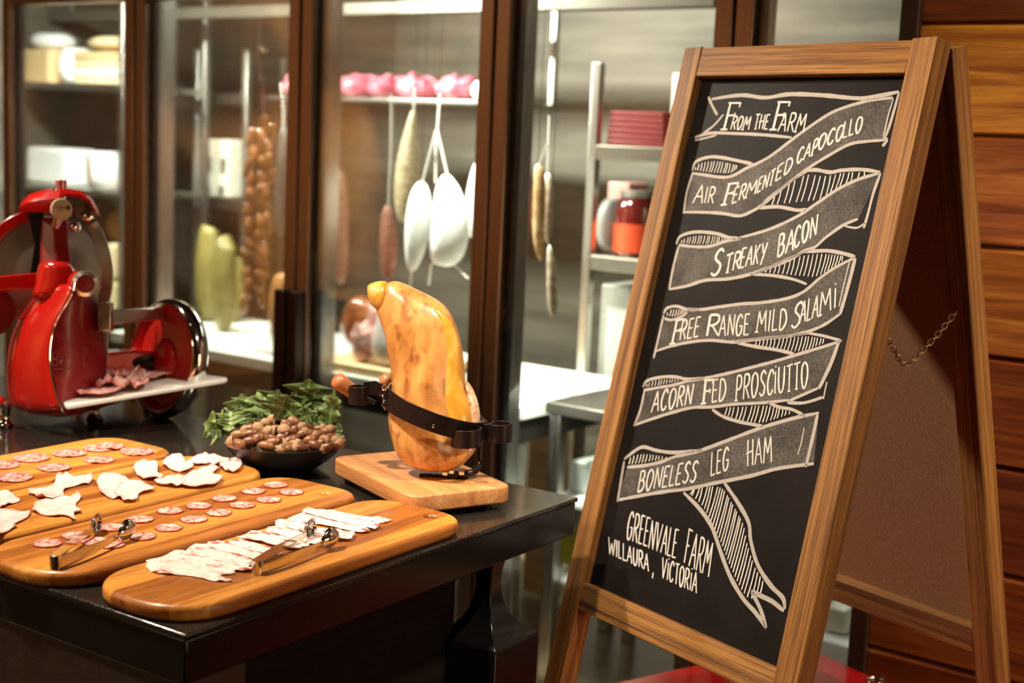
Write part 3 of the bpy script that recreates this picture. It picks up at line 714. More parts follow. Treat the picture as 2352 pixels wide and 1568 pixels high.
# unit strokes of each capital: ('c' curved / 'l' straight, points), baseline y=0, cap height y=1
FONT = {
 'A': (.85, [('l', [(0, 0), (.5, 1)]), ('l', [(.5, 1), (.95, 0)]), ('l', [(.18, .36), (.82, .38)])]),
 'B': (.75, [('l', [(.1, 0), (.1, 1)]), ('c', [(.1, 1), (.6, .97), (.75, .78), (.6, .58), (.1, .53)]), ('c', [(.1, .53), (.7, .5), (.9, .27), (.65, .04), (.1, 0)])]),
 'C': (.75, [('c', [(.88, .8), (.72, .97), (.4, .97), (.1, .65), (.08, .3), (.35, .02), (.7, .04), (.9, .2)])]),
 'D': (.8, [('l', [(.1, 0), (.1, 1)]), ('c', [(.1, 1), (.6, .93), (.9, .6), (.85, .3), (.5, .04), (.1, 0)])]),
 'E': (.65, [('l', [(.1, 0), (.1, 1)]), ('l', [(.1, 1), (.9, 1)]), ('l', [(.1, .53), (.75, .53)]), ('l', [(.1, 0), (.95, .02)])]),
 'F': (.65, [('l', [(.15, 0), (.15, 1)]), ('l', [(0, 1), (.95, 1)]), ('l', [(.15, .52), (.7, .54)])]),
 'G': (.8, [('c', [(.9, .82), (.6, 1), (.25, .85), (.06, .45), (.25, .05), (.6, .02), (.85, .2), (.88, .45)]), ('l', [(.5, .45), (.98, .45)])]),
 'H': (.85, [('l', [(.15, 0), (.15, 1)]), ('l', [(.85, 0), (.85, 1)]), ('l', [(-.12, .48), (.85, .56)])]),
 'I': (.3, [('l', [(.5, 0), (.5, 1)])]),
 'i': (.3, [('l', [(.5, 0), (.5, .86)]), ('l', [(.45, 1.02), (.55, 1.08)])]),
 'K': (.75, [('l', [(.1, 0), (.1, 1)]), ('l', [(.85, 1), (.12, .45)]), ('l', [(.25, .56), (.9, 0)])]),
 'L': (.6, [('l', [(.1, 1), (.1, 0)]), ('l', [(.1, 0), (.95, .03)])]),
 'M': (1.05, [('l', [(.05, 0), (.18, 1)]), ('l', [(.18, 1), (.5, .35)]), ('l', [(.5, .35), (.84, 1)]), ('l', [(.84, 1), (.95, 0)])]),
 'N': (.85, [('l', [(.1, 0), (.12, 1)]), ('l', [(.12, 1), (.85, 0)]), ('l', [(.85, 0), (.9, 1)])]),
 'O': (.8, [('c', [(.5, 1), (.15, .85), (.06, .45), (.28, .04), (.6, .02), (.9, .4), (.85, .8), (.5, 1)])]),
 'P': (.7, [('l', [(.12, 0), (.12, 1)]), ('c', [(.12, 1), (.7, .97), (.88, .72), (.65, .48), (.12, .42)])]),
 'R': (.78, [('l', [(.12, 0), (.12, 1)]), ('c', [(.12, 1), (.7, .97), (.85, .74), (.62, .53), (.12, .48)]), ('l', [(.4, .48), (.95, 0)])]),
 'S': (.75, [('c', [(.88, .85), (.6, 1), (.25, .9), (.2, .68), (.5, .52), (.8, .35), (.75, .1), (.4, 0), (.05, .14)])]),
 'T': (.7, [('l', [(.5, 0), (.5, 1)]), ('l', [(0, .98), (1, 1.02)])]),
 'U': (.8, [('c', [(.1, 1), (.1, .35), (.3, .02), (.65, .03), (.85, .35), (.88, 1)])]),
 'V': (.8, [('l', [(.02, 1), (.45, 0)]), ('l', [(.45, 0), (.95, 1)])]),
 'W': (1.1, [('l', [(.0, 1), (.22, 0)]), ('l', [(.22, 0), (.5, .7)]), ('l', [(.5, .7), (.75, 0)]), ('l', [(.75, 0), (1, 1)])]),
 'Y': (.75, [('l', [(.05, 1), (.45, .5)]), ('l', [(.95, 1), (.3, -.1)])]),
 ',': (.3, [('l', [(.6, .12), (.3, -.22)])])}
SERIF = {'F': [('l', [(-.12, 0), (.42, .0)]), ('l', [(.95, 1.02), (.9, .84)]), ('l', [(.7, .62), (.7, .44)])], 'T': [('l', [(.28, 0), (.72, 0)])],
         'P': [('l', [(-.08, 0), (.38, 0)])], 'M': [('l', [(-.12, 0), (.22, 0)])], 'L': [('l', [(.0, 1), (.22, 1)])]}
def word(chk, txt, b0, b1, up, w=5.2, conv=None, bold=None, serif=True, gap=.16):
    """Letters of txt from b0 to b1 along the baseline; up = the cap-height vector (all in photo pixels)."""
    b0, b1 = Vector(conv(*b0)), Vector(conv(*b1)); o0 = Vector(conv(0, 0)); up = Vector(conv(*up)) - o0
    tot = sum(FONT[c][0] for c in txt) + gap*(len(txt) - 1); x = 0
    for ci, c in enumerate(txt):
        wd_, st = FONT[c]
        st = st + (SERIF.get(c, []) if serif else [])
        j = rnd.uniform(-.02, .02)
        for kind, pts in st:
            q = []
            for (a, h) in pts:
                P = b0 + (b1 - b0)*((x + a*wd_)/tot) + up*(h + j)
                q.append((P.x, P.y))
            th = w*(1.5 if bold and len(pts) == 2 and abs(pts[0][0] - pts[1][0]) < .1 and abs(pts[0][1] - pts[1][1]) > .8 else 1)
            chk.ribbon(q, th, kind == 'c', .2, 6, layer=1)
        x += wd_ + gap
def cv(ox, oy, s): return lambda x, y: Vector((ox + x*s, oy + y*s))
c2, c3, c4 = cv(1480, 60, .3189), cv(1400, 500, .3189), cv(1340, 900, .4261)
def line_obj(name, spec):
    for a in spec:
        k = Chalk(); word(k, *a); k.build(name, 'chalk', pan)
LW = 5.0
line_obj('chalk_lettering', [('F', (560, 742), (652, 742), (48, -190), 6, c2, True), ('ROM', (618, 742), (752, 744), (26, -95), 5, c2), ('THE', (785, 740), (888, 740), (22, -104), 4.6, c2),
    ('F', (912, 745), (1008, 745), (48, -198), 6, c2, True), ('ARM', (962, 755), (1148, 760), (32, -132), 5, c2)])
line_obj('chalk_lettering', [('A', (348, 1272), (420, 1274), (34, -132), 5, c2), ('IR', (425, 1272), (497, 1278), (24, -116), 5, c2), ('F', (560, 1285), (642, 1275), (42, -150), 6, c2, True), ('ER', (628, 1278), (720, 1240), (26, -112), 5, c2), ('M', (722, 1240), (800, 1210), (26, -108), 5, c2),
    ('ENT', (808, 1202), (925, 1135), (24, -108), 5, c2), ('ED', (940, 1118), (1058, 1040), (24, -110), 5, c2),
    ('CAP', (1092, 995), (1240, 910), (24, -112), 5.4, c2), ('OCO', (1245, 895), (1425, 810), (24, -112), 5.4, c2), ('LLO', (1425, 808), (1562, 758), (18, -116), 5.2, c2)])
line_obj('chalk_lettering', [('S', (722, 425), (800, 400), (40, -185), 7, c3), ('TR', (825, 397), (935, 365), (22, -130), 6, c3), ('EAKY', (935, 362), (1118, 318), (24, -142), 5.6, c3),
    ('BA', (1205, 285), (1325, 232), (18, -160), 6, c3), ('CON', (1325, 222), (1492, 122), (14, -150), 6, c3)])
line_obj('chalk_lettering', [('F', (440, 905), (510, 890), (36, -165), 6, c3, True), ('REE', (502, 882), (640, 856), (22, -142), 5, c3), ('R', (690, 852), (785, 845), (26, -150), 6.5, c3, True), ('ANGE', (785, 852), (1002, 842), (14, -150), 5, c3),
    ('MILD', (1055, 825), (1272, 800), (14, -150), 5, c3), ('S', (1302, 800), (1372, 780), (36, -180), 6, c3), ('ALA', (1368, 765), (1500, 712), (16, -160), 5, c3), ('Mi', (1510, 705), (1635, 645), (6, -165), 5, c3)])
line_obj('chalk_lettering', [('ACORN', (300, 1402), (590, 1345), (22, -148), 5.4, c3), ('F', (665, 1338), (735, 1330), (18, -165), 6, c3, True), ('ED', (735, 1330), (835, 1310), (12, -160), 5, c3),
    ('PROSC', (905, 1318), (1178, 1268), (12, -178), 5, c3), ('iUTTO', (1182, 1268), (1428, 1215), (6, -186), 5, c3)])
line_obj('chalk_lettering', [('BONELESS', (290, 537), (606, 480), (20, -112), 5, c4, None, False), ('LEG', (685, 452), (782, 420), (6, -124), 4.8, c4), ('HAM', (880, 402), (1016, 375), (2, -140), 4.8, c4, None, False)])
line_obj('chalk_lettering', [('GREENVALE', (230, 790), (498, 896), (20, -150), 5, c4, None, False), ('FARM', (540, 918), (676, 996), (28, -180), 5, c4, None, False),
    ('WILLAURA', (135, 870), (352, 965), (2, -90), 4.8, c4, None, False), (',', (365, 985), (385, 985), (0, -90), 4.8, c4), ('ViCTORiA', (418, 1000), (610, 1082), (10, -108), 4.8, c4, None, False)])

# the ribbon banner: outlines, the dusted bands the words sit on, and the hatched folds
dm = bpy.data.materials.new('chalk_dust'); dm.use_nodes = True; dm.node_tree.nodes['Principled BSDF'].inputs['Base Color'].default_value = (.62, .56, .49, 1)
bsdf(dm).inputs['Roughness'].default_value = .85
_v = coords(dm, (9, 60, 60)); _n1 = noise(dm, _v, 5, 5, .65); _n2 = noise(dm, coords(dm), 14, 3)
lk(dm, math_(dm, 'MULTIPLY', ramp(dm, _n1, [(.3, (.05,)*3), (.62, (.26,)*3), (.8, (.5,)*3)]), ramp(dm, _n2, [(.3, (.35,)*3), (.65, (1,)*3)])), bsdf(dm).inputs['Alpha'])
om = mat('chalk_outline', (.70, .64, .56), .8)
_n1 = noise(om, coords(om, (30, 200, 200)), 6, 4, .6)
lk(om, ramp(om, _n1, [(.25, (.20, .18, .16)), (.5, (.46, .41, .36)), (.75, (.68, .62, .55))]), bsdf(om).inputs['Base Color'])
O = Chalk(.0009); D = Chalk()
def outl(conv, pts, w=6.0, **k): O.ribbon([tuple(conv(*p)) for p in pts], w, True, .35, 6, **k)
def resamp(pts, n):
    P = catmull([Vector((p[0], p[1], 0)) for p in pts], 8); L = [0]
    for a, b_ in zip(P, P[1:]): L.append(L[-1] + (b_ - a).length)
    out, i = [], 0
    for k in range(n):
        d = L[-1]*k/(n - 1)
        while i < len(L) - 2 and L[i + 1] < d: i += 1
        out.append(P[i].lerp(P[i + 1], (d - L[i])/max(L[i + 1] - L[i], 1e-9)))
    return out
def band(up, lo):
    A, B = resamp(up, 40), resamp(lo, 40)
    D.mb.grid([[bp(*buv(a.x, a.y, BPN - .0002), BPN - .0002) for a in A], [bp(*buv(b_.x, b_.y, BPN - .0002), BPN - .0002) for b_ in B]])
def hatch(up, lo, n, w=2.6, slant=0):
    A, B = resamp(up, 60), resamp(lo, 60); Hh = Chalk(.0008)
    for k in range(n):
        j = int(1 + 57*k/(n - 1)); i = min(range(60), key=lambda q: abs(A[q].x - (B[j].x + .26*(B[j].y - A[q].y) + rnd.uniform(-1, 1))))
        a, b_ = A[i].lerp(B[j], .05), A[i].lerp(B[j], .95)
        if (a - b_).length < 4 or (a - b_).length > 150: continue
        Hh.ribbon([(a.x, a.y), ((a.x + b_.x)/2 + 1, (a.y + b_.y)/2), (b_.x, b_.y)], w, True, .1, 3)
    Hh.build('chalk_hatching', 'chalk', pan)
def C_(conv, pts): return [tuple(conv(*p)) for p in pts]
# top banner
outl(c2, [(485, 525), (700, 497), (870, 515), (1050, 490), (1290, 498), (1560, 520), (1750, 490), (1832, 472)], 8)
outl(c2, [(460, 508), (490, 575), (525, 640)], 6); outl(c2, [(570, 635), (500, 715), (412, 782)], 5)
outl(c2, [(365, 800), (480, 770), (650, 773), (850, 782), (1060, 802)], 6.5); outl(c2, [(365, 822), (430, 808), (520, 785)], 4)
# band 1
u1 = C_(c2, [(355, 1060), (440, 1072), (560, 1088), (640, 1075), (740, 1020), (830, 980), (930, 920), (1100, 790), (1270, 670), (1400, 600), (1600, 540), (1790, 515)])
l1 = C_(c2, [(290, 1340), (420, 1340), (560, 1348), (680, 1366), (760, 1340), (860, 1280), (1000, 1160), (1170, 1030), (1330, 930), (1480, 850), (1600, 830), (1730, 820)])
for q in (u1, l1): O.ribbon(q, 6.5, True, .3, 6)
band(u1, l1)
outl(c2, [(1835, 475), (1800, 600), (1765, 720), (1735, 800)], 6); outl(c2, [(1795, 520), (1755, 650), (1722, 795)], 3.5); outl(c2, [(1722, 800), (1745, 822), (1715, 865)], 7)
outl(c2, [(350, 1050), (305, 1200), (282, 1350)], 6)
k1u = C_(c2, [(345, 1040), (372, 975), (470, 942), (570, 948), (700, 975), (780, 992)]); O.ribbon(k1u, 7, True, .3, 6)
hatch(C_(c2, [(365, 1020), (400, 985), (500, 968), (600, 980), (700, 1010)]), C_(c2, [(360, 1035), (430, 1052), (540, 1062), (620, 1060), (660, 1030)]), 16, 2.4, 3)
# fold 1
f1u = C_(c2, [(1175, 1040), (1240, 1035), (1340, 1052), (1420, 1038), (1560, 1032), (1700, 1052)]); O.ribbon(f1u, 7, True, .3, 6)
O.ribbon(C_(c2, [(1175, 1045), (1080, 1100), (900, 1232), (830, 1308)]), 5, True, .3, 6)
O.ribbon(C_(c2, [(830, 1310), (960, 1300), (1100, 1325), (1165, 1318)]), 7, True, .3, 6)
hatch(C_(c2, [(940, 1210), (1060, 1120), (1170, 1060), (1300, 1070), (1450, 1050), (1610, 1048)]), C_(c2, [(905, 1290), (1000, 1285), (1110, 1275), (1270, 1250), (1420, 1150), (1590, 1085)]), 17, 2.6, 2)
# band 2
u2 = C_(c2, [(1700, 1058), (1550, 1100), (1400, 1170), (1250, 1270), (1100, 1370), (900, 1462), (680, 1525)])
u2b = C_(c3, [(950, 150), (850, 165), (720, 205), (600, 207), (500, 195)])
l2 = C_(c3, [(430, 515), (560, 490), (690, 450), (850, 440), (1000, 410), (1120, 370), (1300, 300), (1400, 240), (1480, 210), (1560, 140), (1680, 55), (1790, 8)])
for q in (u2, u2b, l2): O.ribbon(q, 6.5, True, .3, 6)
band(list(reversed(u2b)) + list(reversed(u2))[1:], l2)
outl(c2, [(1702, 1058), (1650, 1200), (1612, 1345), (1580, 1455)], 6); outl(c3, [(500, 200), (460, 350), (430, 515)], 6)
outl(c3, [(480, 190), (512, 132), (620, 102), (760, 112), (860, 142), (950, 150)], 7); outl(c3, [(1690, 58), (1780, 72), (1845, 35)], 4)
hatch(C_(c3, [(510, 165), (560, 140), (650, 125), (760, 130), (840, 150)]), C_(c3, [(510, 180), (600, 190), (700, 192), (770, 180), (830, 160)]), 17, 2.2, 2)
# fold 2
outl(c3, [(1400, 245), (1560, 237), (1680, 256), (1770, 282)], 7); outl(c3, [(1400, 248), (1250, 312), (1120, 372), (1050, 400)], 5)
outl(c3, [(1010, 405), (1180, 416), (1320, 442), (1420, 478)], 6)
hatch(C_(c3, [(1130, 375), (1280, 310), (1400, 265), (1560, 252), (1730, 285)]), C_(c3, [(1110, 392), (1210, 405), (1370, 425), (1500, 425), (1680, 310)]), 20, 2.4, 2)
# band 3
u3 = C_(c3, [(560, 655), (660, 660), (800, 640), (950, 620), (1100, 610), (1280, 580), (1400, 530), (1520, 430), (1640, 350), (1770, 285)])
l3 = C_(c3, [(335, 960), (450, 922), (600, 892), (740, 882), (900, 895), (1100, 870), (1300, 850), (1450, 812), (1560, 762), (1660, 692)])
u3b = C_(c3, [(395, 722), (440, 735), (510, 716), (560, 680)])
for q in (u3, l3, u3b): O.ribbon(q, 6.2, True, .3, 6)
band(u3b[:-1] + u3, l3)
outl(c3, [(390, 700), (360, 830), (318, 1010)], 5.5); outl(c3, [(1770, 290), (1722, 480), (1660, 695)], 8); outl(c3, [(1730, 310), (1690, 470), (1652, 640)], 3)
outl(c3, [(390, 692), (412, 652), (480, 636), (560, 660), (650, 662)], 6.5)
hatch(C_(c3, [(415, 680), (450, 658), (520, 660), (550, 672)]), C_(c3, [(410, 705), (450, 715), (500, 705), (540, 680)]), 8, 2.4, 3)
# fold 3
outl(c3, [(1430, 830), (1540, 850), (1672, 886)], 5.5); outl(c3, [(900, 890), (1040, 875), (1250, 856), (1430, 832)], 4.5)
outl(c3, [(920, 902), (1080, 932), (1200, 950), (1330, 980)], 6.5)
hatch(C_(c3, [(1030, 888), (1150, 872), (1300, 858), (1430, 848), (1560, 872)]), C_(c3, [(1040, 915), (1130, 930), (1260, 955), (1380, 965), (1540, 905)]), 20, 2.4, 1)
# band 4
u4 = C_(c3, [(545, 1180), (700, 1152), (850, 1120), (1030, 1075), (1200, 1030), (1400, 970), (1560, 922), (1670, 886)])
l4 = C_(c3, [(180, 1492), (300, 1450), (450, 1402), (600, 1366), (740, 1362), (900, 1342), (1100, 1332), (1290, 1312)])
u4b = C_(c3, [(245, 1242), (350, 1222), (450, 1206), (545, 1180)])
for q in (u4, l4, u4b): O.ribbon(q, 6.2, True, .3, 6)
band(u4b[:-1] + u4, l4 + C_(c3, [(1420, 1262), (1510, 1225)]))
outl(c3, [(250, 1250), (222, 1380), (175, 1500)], 6); outl(c3, [(1652, 890), (1590, 1060), (1508, 1230)], 8); outl(c3, [(1565, 1180), (1540, 1305)], 5)
outl(c3, [(1280, 1330), (1400, 1332), (1535, 1292)], 6); outl(c3, [(1285, 1322), (1420, 1262), (1505, 1225)], 5.5)
outl(c3, [(240, 1222), (272, 1172), (380, 1146), (480, 1146), (560, 1162), (700, 1152)], 6.5)
hatch(C_(c3, [(262, 1200), (310, 1172), (400, 1160), (515, 1165)]), C_(c3, [(258, 1218), (340, 1210), (430, 1190), (515, 1172)]), 13, 2.2, 3)
# fold 4
outl(c3, [(740, 1380), (820, 1432), (950, 1472), (1105, 1500)], 6.5); outl(c3, [(1140, 1328), (1220, 1362), (1320, 1382), (1412, 1432)], 6)
hatch(C_(c3, [(830, 1362), (950, 1355), (1080, 1345), (1160, 1350), (1310, 1400)]), C_(c3, [(820, 1420), (900, 1450), (1000, 1475), (1110, 1480), (1300, 1410)]), 18, 2.6, 1)
# band 5
u5 = C_(c4, [(480, 352), (560, 332), (640, 312), (800, 252), (960, 192), (1130, 142), (1270, 112)])
l5 = C_(c4, [(185, 582), (300, 560), (440, 536), (560, 522), (700, 492), (900, 452), (1050, 412), (1242, 386)])
u5b = C_(c4, [(235, 405), (330, 396), (420, 376), (480, 352)])
for q in (u5, l5, u5b): O.ribbon(q, 7, True, .3, 6)
band(u5b[:-1] + u5, l5)
outl(c4, [(220, 372), (202, 480), (184, 592)], 7); outl(c4, [(1262, 122), (1232, 262), (1198, 405)], 7.5); outl(c4, [(1190, 190), (1175, 270), (1155, 340)], 3)
outl(c4, [(220, 362), (270, 322), (322, 296), (400, 316), (500, 326), (640, 312)], 7)
hatch(C_(c4, [(245, 355), (290, 335), (360, 335), (450, 350)]), C_(c4, [(240, 390), (310, 385), (380, 370), (445, 358)]), 12, 2.6, 3)
# tail
tl_ = C_(c4, [(540, 542), (620, 622), (690, 722), (740, 862), (790, 992), (860, 1112), (930, 1192), (985, 1272)])
tr_ = C_(c4, [(760, 490), (830, 592), (890, 702), (902, 800), (940, 932), (1010, 1042), (1075, 1110), (1085, 1170)])
O.ribbon(tl_, 9, True, .4, 6); O.ribbon(tr_, 9, True, .4, 6)
outl(c4, [(985, 1272), (955, 1172), (908, 1078)], 8); outl(c4, [(905, 1072), (960, 1100), (1020, 1130), (1080, 1180)], 9)
hatch(C_(c4, [(600, 512), (740, 505), (800, 580), (865, 700), (885, 800), (930, 940), (1000, 1060), (1050, 1110)]), C_(c4, [(565, 545), (640, 620), (700, 740), (745, 840), (800, 980), (860, 1090), (900, 1120), (960, 1090)]), 30, 3, 4)
D.build('chalk_dust', dm, pan); O.build('chalk_ribbon_drawing', om, pan)

# ================================================================== bowl of acorns and oak leaves
def Dz(P): return (P - EYE).dot(CZ)
bc = pz(652, 1010, .952); rl, rr_ = pz(515, 1008, .952), pz(790, 1012, .952); BR_ = (rl - rr_).length/2
M['bowl'] = mat('matt_black_bowl', (.022, .018, .017), .38)
def_prof = [(.0, .006), (.40, .006), (.62, .012), (.80, .024), (.93, .038), (.985, .0505), (1.0, .052), (.965, .052), (.90, .040), (.76, .028), (.55, .018), (.0, .016)]
bw = MB().lathe([(max(r*BR_, .0005), (z - .006)*1.12) for r, z in def_prof], (0, 0, 0), 56, cap0=True, cap1=True)
bo = obj('bowl', bw, 'bowl', None, True, angle=50); bo.location = (bc.x, bc.y, .9005)
tag(bo, 'shallow matt black bowl heaped with acorns and oak leaves', 'bowl')
nm_ = mat('acorn_shell', (.2, .08, .035), .32)
_i = nd(nm_, 'ShaderNodeObjectInfo'); _n = noise(nm_, coords(nm_, (60, 60, 12)), 5, 3)
lk(nm_, mixc(nm_, .5, ramp(nm_, _i.outputs['Random'], [(0, (.10, .030, .016)), (.5, (.19, .07, .028)), (1, (.34, .17, .075))]), ramp(nm_, _n, [(.3, (.12, .04, .02)), (.7, (.27, .115, .05))])), bsdf(nm_).inputs['Base Color'])
cm_ = mat('acorn_cup', (.33, .19, .10), .75); _n = noise(cm_, coords(cm_), 420, 2); bump(cm_, _n, .8, .002)
lk(cm_, ramp(cm_, _n, [(.3, (.24, .12, .055)), (.7, (.48, .30, .16))]), bsdf(cm_).inputs['Base Color'])
nut_prof = [(.0006, -.0165), (.0058, -.0152), (.0088, -.010), (.0102, -.003), (.0100, .004), (.0084, .010), (.0055, .0145), (.0024, .0170), (.0012, .0182), (.0006, .0198)]
cup_prof = [(.0006, -.0205), (.0014, -.0200), (.0014, -.0176), (.0060, -.0162), (.0100, -.0120), (.0112, -.0060), (.0106, -.0035), (.0094, -.0045), (.0090, -.0100), (.0055, -.0140), (.0006, -.0146)]
ZL = zz(460, 860, .1467)
def heapz(y): return .9545 + (1165 - y)/470*.034
nuts = [(600, 940, 8, 0), (785, 930, 15, 0), (780, 1040, 12, 0), (1045, 985, -3, 0), (930, 885, -60, 1), (1370, 790, -38, 0), (1480, 745, -30, 0), (1030, 1112, -8, 0), (1405, 1030, 25, 0),
        (1480, 1085, 5, 1), (1560, 1150, 0, 1), (1715, 1025, 22, 0), (1860, 945, 12, 1), (1600, 925, 25, 1), (1660, 835, -15, 1), (1870, 850, 8, 1), (1810, 1110, -20, 0), (1925, 1060, 15, 1), (2000, 1005, 20, 1),
        (2085, 1055, 35, 1), (1975, 1140, 25, 1), (985, 785, 40, 1), (770, 855, 20, 1), (570, 1085, -10, 0), (1320, 1160, 10, 1), (2150, 1095, 30, 1), (1450, 905, 60, 0), (1240, 1010, 40, 0), (1130, 1060, 15, 0), (900, 1000, 30, 0), (1700, 930, 10, 0), (1980, 900, 30, 1)]
cups = [(1110, 830, 200, 1.35), (1210, 1082, 250, 1.15), (1205, 905, 80, 1.0), (1330, 930, 20, 1.1), (2140, 990, 230, 1.0), (555, 1040, 100, 1.0), (1180, 705, 90, .9), (1120, 920, 60, 1.0)]
def orient(ang, tilt):
    d = CX*math.cos(R_(ang)) - CY*math.sin(R_(ang)); d = (d + CZ*math.sin(R_(tilt))*-1).normalized()
    return Vector((0, 0, 1)).rotation_difference(d)
proto = cproto = None
for k in range(20):
    a_, r_ = k*2.4, .088*math.sqrt((k + .5)/20); q_ = Vector((bc.x + r_*math.cos(a_), bc.y + r_*math.sin(a_), .9475 + .012*(1 - r_/.09)))
    d_ = (q_ - EYE); nuts.append(((W_/2 + FPX*d_.dot(CX)/d_.dot(CZ) - 460)/.1467, (H_/2 + FPX*d_.dot(CY)/d_.dot(CZ) - 860)/.1467, k*47 % 180, k % 3 == 0, q_))
for k, nut in enumerate(nuts):
    x, y, a, cp = nut[:4]; p = nut[4] if len(nut) > 4 else ZL(x, y, heapz(y)); q = orient(a + 180*(k % 2), rnd.uniform(-20, 25))
    o = obj('acorn', MB().lathe(nut_prof, n=16), nm_, None, True, angle=60) if proto is None else proto.copy()
    if proto is None: proto = o
    else: COL.objects.link(o)
    o.location = p; o.rotation_mode = 'QUATERNION'; o.rotation_quaternion = q; s = rnd.uniform(.80, .95); o.scale = (s, s, s*rnd.uniform(.95, 1.1))
    tag(o, 'brown acorn in the heap in the black bowl', 'acorn', 'acorns heaped in the black bowl')
    if cp:
        if cproto is None: c = obj('cup', MB().lathe(cup_prof, n=16), cm_, o, True, angle=60); cproto = c
        else: c = cproto.copy(); COL.objects.link(c); c.parent = o
for k, (x, y, a, s) in enumerate(cups):
    p = ZL(x, y, heapz(y) + .003)
    o = cproto.copy(); COL.objects.link(o); o.parent = None; o.name = 'acorn_cup'
    o.location = p; o.rotation_mode = 'QUATERNION'; o.rotation_quaternion = orient(a - 90, 35 if k < 2 else 5); o.scale = (s, s, s)
    tag(o, 'empty acorn cup lying among the acorns in the black bowl', 'acorn cup', 'empty acorn cups in the black bowl')
lm = mat('oak_leaf', (.1, .2, .04), .5); bsdf(lm).inputs['Subsurface Weight'].default_value = .05
_i = nd(lm, 'ShaderNodeObjectInfo'); _n = noise(lm, coords(lm), 55, 4, .6); _uv = nd(lm, 'ShaderNodeUVMap'); _s = nd(lm, 'ShaderNodeSeparateXYZ'); lk(lm, _uv.outputs[0], _s.inputs[0])
_c = mixc(lm, ramp(lm, _i.outputs['Random'], [(.2, (0, 0, 0)), (.9, (1, 1, 1))]), ramp(lm, _n, [(.3, (.014, .032, .004)), (.65, (.05, .09, .012))]), ramp(lm, _n, [(.3, (.06, .12, .02)), (.65, (.20, .28, .075))]))
lk(lm, mixc(lm, ramp(lm, math_(lm, 'ABSOLUTE', math_(lm, 'SUBTRACT', _s.outputs[1], .5)), [(0, (.6,)*3), (.06, (0, 0, 0))]), _c, (.35, .42, .16)), bsdf(lm).inputs['Base Color'])
stm = mat('oak_twig', (.12, .09, .03), .7)
def leaf_mesh(B, T_, width, curl, face, parent, seed):
    """Lobed oak leaf from base B to tip T_ as a curved sheet."""
    ax = T_ - B; L = ax.length; ax.normalize(); side = ax.cross(face).normalized(); nrm = side.cross(ax)
    P_, U_ = [], []; ns, nw = 44, 8
    for i in range(ns + 1):
        t = i/ns
        env = max(0.0, math.sin(math.pi*min(1, t**.85)))**.75
        lob = .68 + .32*math.cos(2*math.pi*(2.7*t + .05 + .1*mnoise.noise(Vector((seed, t*3, 0)))))
        w = max(width*env*lob*.5, .0006)
        row, ur = [], []
        for j in range(nw + 1):
            a = -1 + 2*j/nw
            lift = curl*(t*t)*L*.5 + .22*w*abs(a) + .1*w*math.sin(t*25 + seed)*abs(a)
            fwd = abs(a)*w*.2*(1 if t < .9 else .3)
            row.append(B + ax*(t*L + fwd) + side*(w*a) + nrm*lift); ur.append((t, j/nw))
        P_.append(row); U_.append(ur)
    return P_
sprigs = [('pale oak leaves spilling over the bowl rim beside the slicer tray', [((470, 900), (60, 770), 250, .2), ((450, 890), (470, 560), 250, -.2), ((560, 860), (560, 640), 260, .1), ((380, 870), (110, 880), 150, .2)]),
          ('dark rounded oak sprig standing next to the pale spilling leaves', [((700, 860), (640, 300), 330, .1), ((720, 860), (820, 330), 330, -.2), ((680, 860), (570, 480), 220, .2)]),
          ('dark oak sprig at the middle of the bowl holding a pale acorn tip', [((1120, 720), (1230, 230), 330, .1), ((1100, 720), (970, 400), 260, -.1), ((1200, 720), (1360, 290), 300, .2), ((1090, 740), (860, 700), 130, .1), ((1050, 720), (900, 260), 260, -.1)]),
          ('tallest bright oak leaf cluster at the back of the bowl', [((1650, 640), (1705, 80), 420, -.1), ((1630, 600), (1430, 270), 230, .2), ((1680, 600), (1830, 190), 260, .1), ((1680, 640), (1930, 280), 260, -.2), ((1560, 660), (1480, 420), 220, .1)]),
          ('bright green oak leaf lying low over the acorns', [((1500, 660), (1890, 800), 170, .1), ((1500, 690), (1360, 560), 150, -.1), ((1560, 680), (1760, 620), 150, .2)]),
          ('narrow oak sprig at the bowl edge toward the ham', [((2000, 900), (1950, 430), 190, .1), ((2010, 860), (2090, 240), 170, -.1), ((2010, 560), (2160, 370), 150, .1), ((2090, 900), (2240, 880), 110, .1), ((2080, 900), (2150, 740), 110, -.1)])]
D0 = Dz(bc)
for si, (lab, lv) in enumerate(sprigs):
    Bx = sum(l[0][0] for l in lv)/len(lv); By = max(l[0][1] for l in lv)
    D = D0 + (.055 if si in (1, 2, 3) else .02 if si == 4 else .03)
    base = pd(460 + Bx*.1467, 860 + By*.1467, D); base.z = max(base.z, .925)
    root = thing('oak_sprig', lab, 'oak leaves', base, 'oak sprigs in the black bowl')
    foot = Vector((bc.x + (base.x - bc.x)*.55, bc.y + (base.y - bc.y)*.55, .918))
    obj('stem', MB().tube([foot - base, (foot - base)*.5, Vector((0, 0, .004))], [.0022, .0018, .0012], 8), stm, root)
    for li, (a, t, w, cl) in enumerate(lv):
        B = pd(460 + a[0]*.1467, 860 + a[1]*.1467, D + rnd.uniform(-.012, .012)); T_ = pd(460 + t[0]*.1467, 860 + t[1]*.1467, D + rnd.uniform(-.03, .02))
        face = (-CZ + CX*rnd.uniform(-.5, .5) + Vector((0, 0, rnd.uniform(-.1, .5)))).normalized()
        P_ = leaf_mesh(B - base, T_ - base, w*.1467*D/FPX*2.5, cl, face, root, si*7 + li)
        o = obj('leaf', MB().grid(P_), lm, root, True, solid=.0006, angle=80)
        ul = o.data.uv_layers.new(name='UVMap'); nw = 9
        for lp in o.data.loops: ul.data[lp.index].uv = ((lp.vertex_index//nw)/44, (lp.vertex_index % nw)/8)

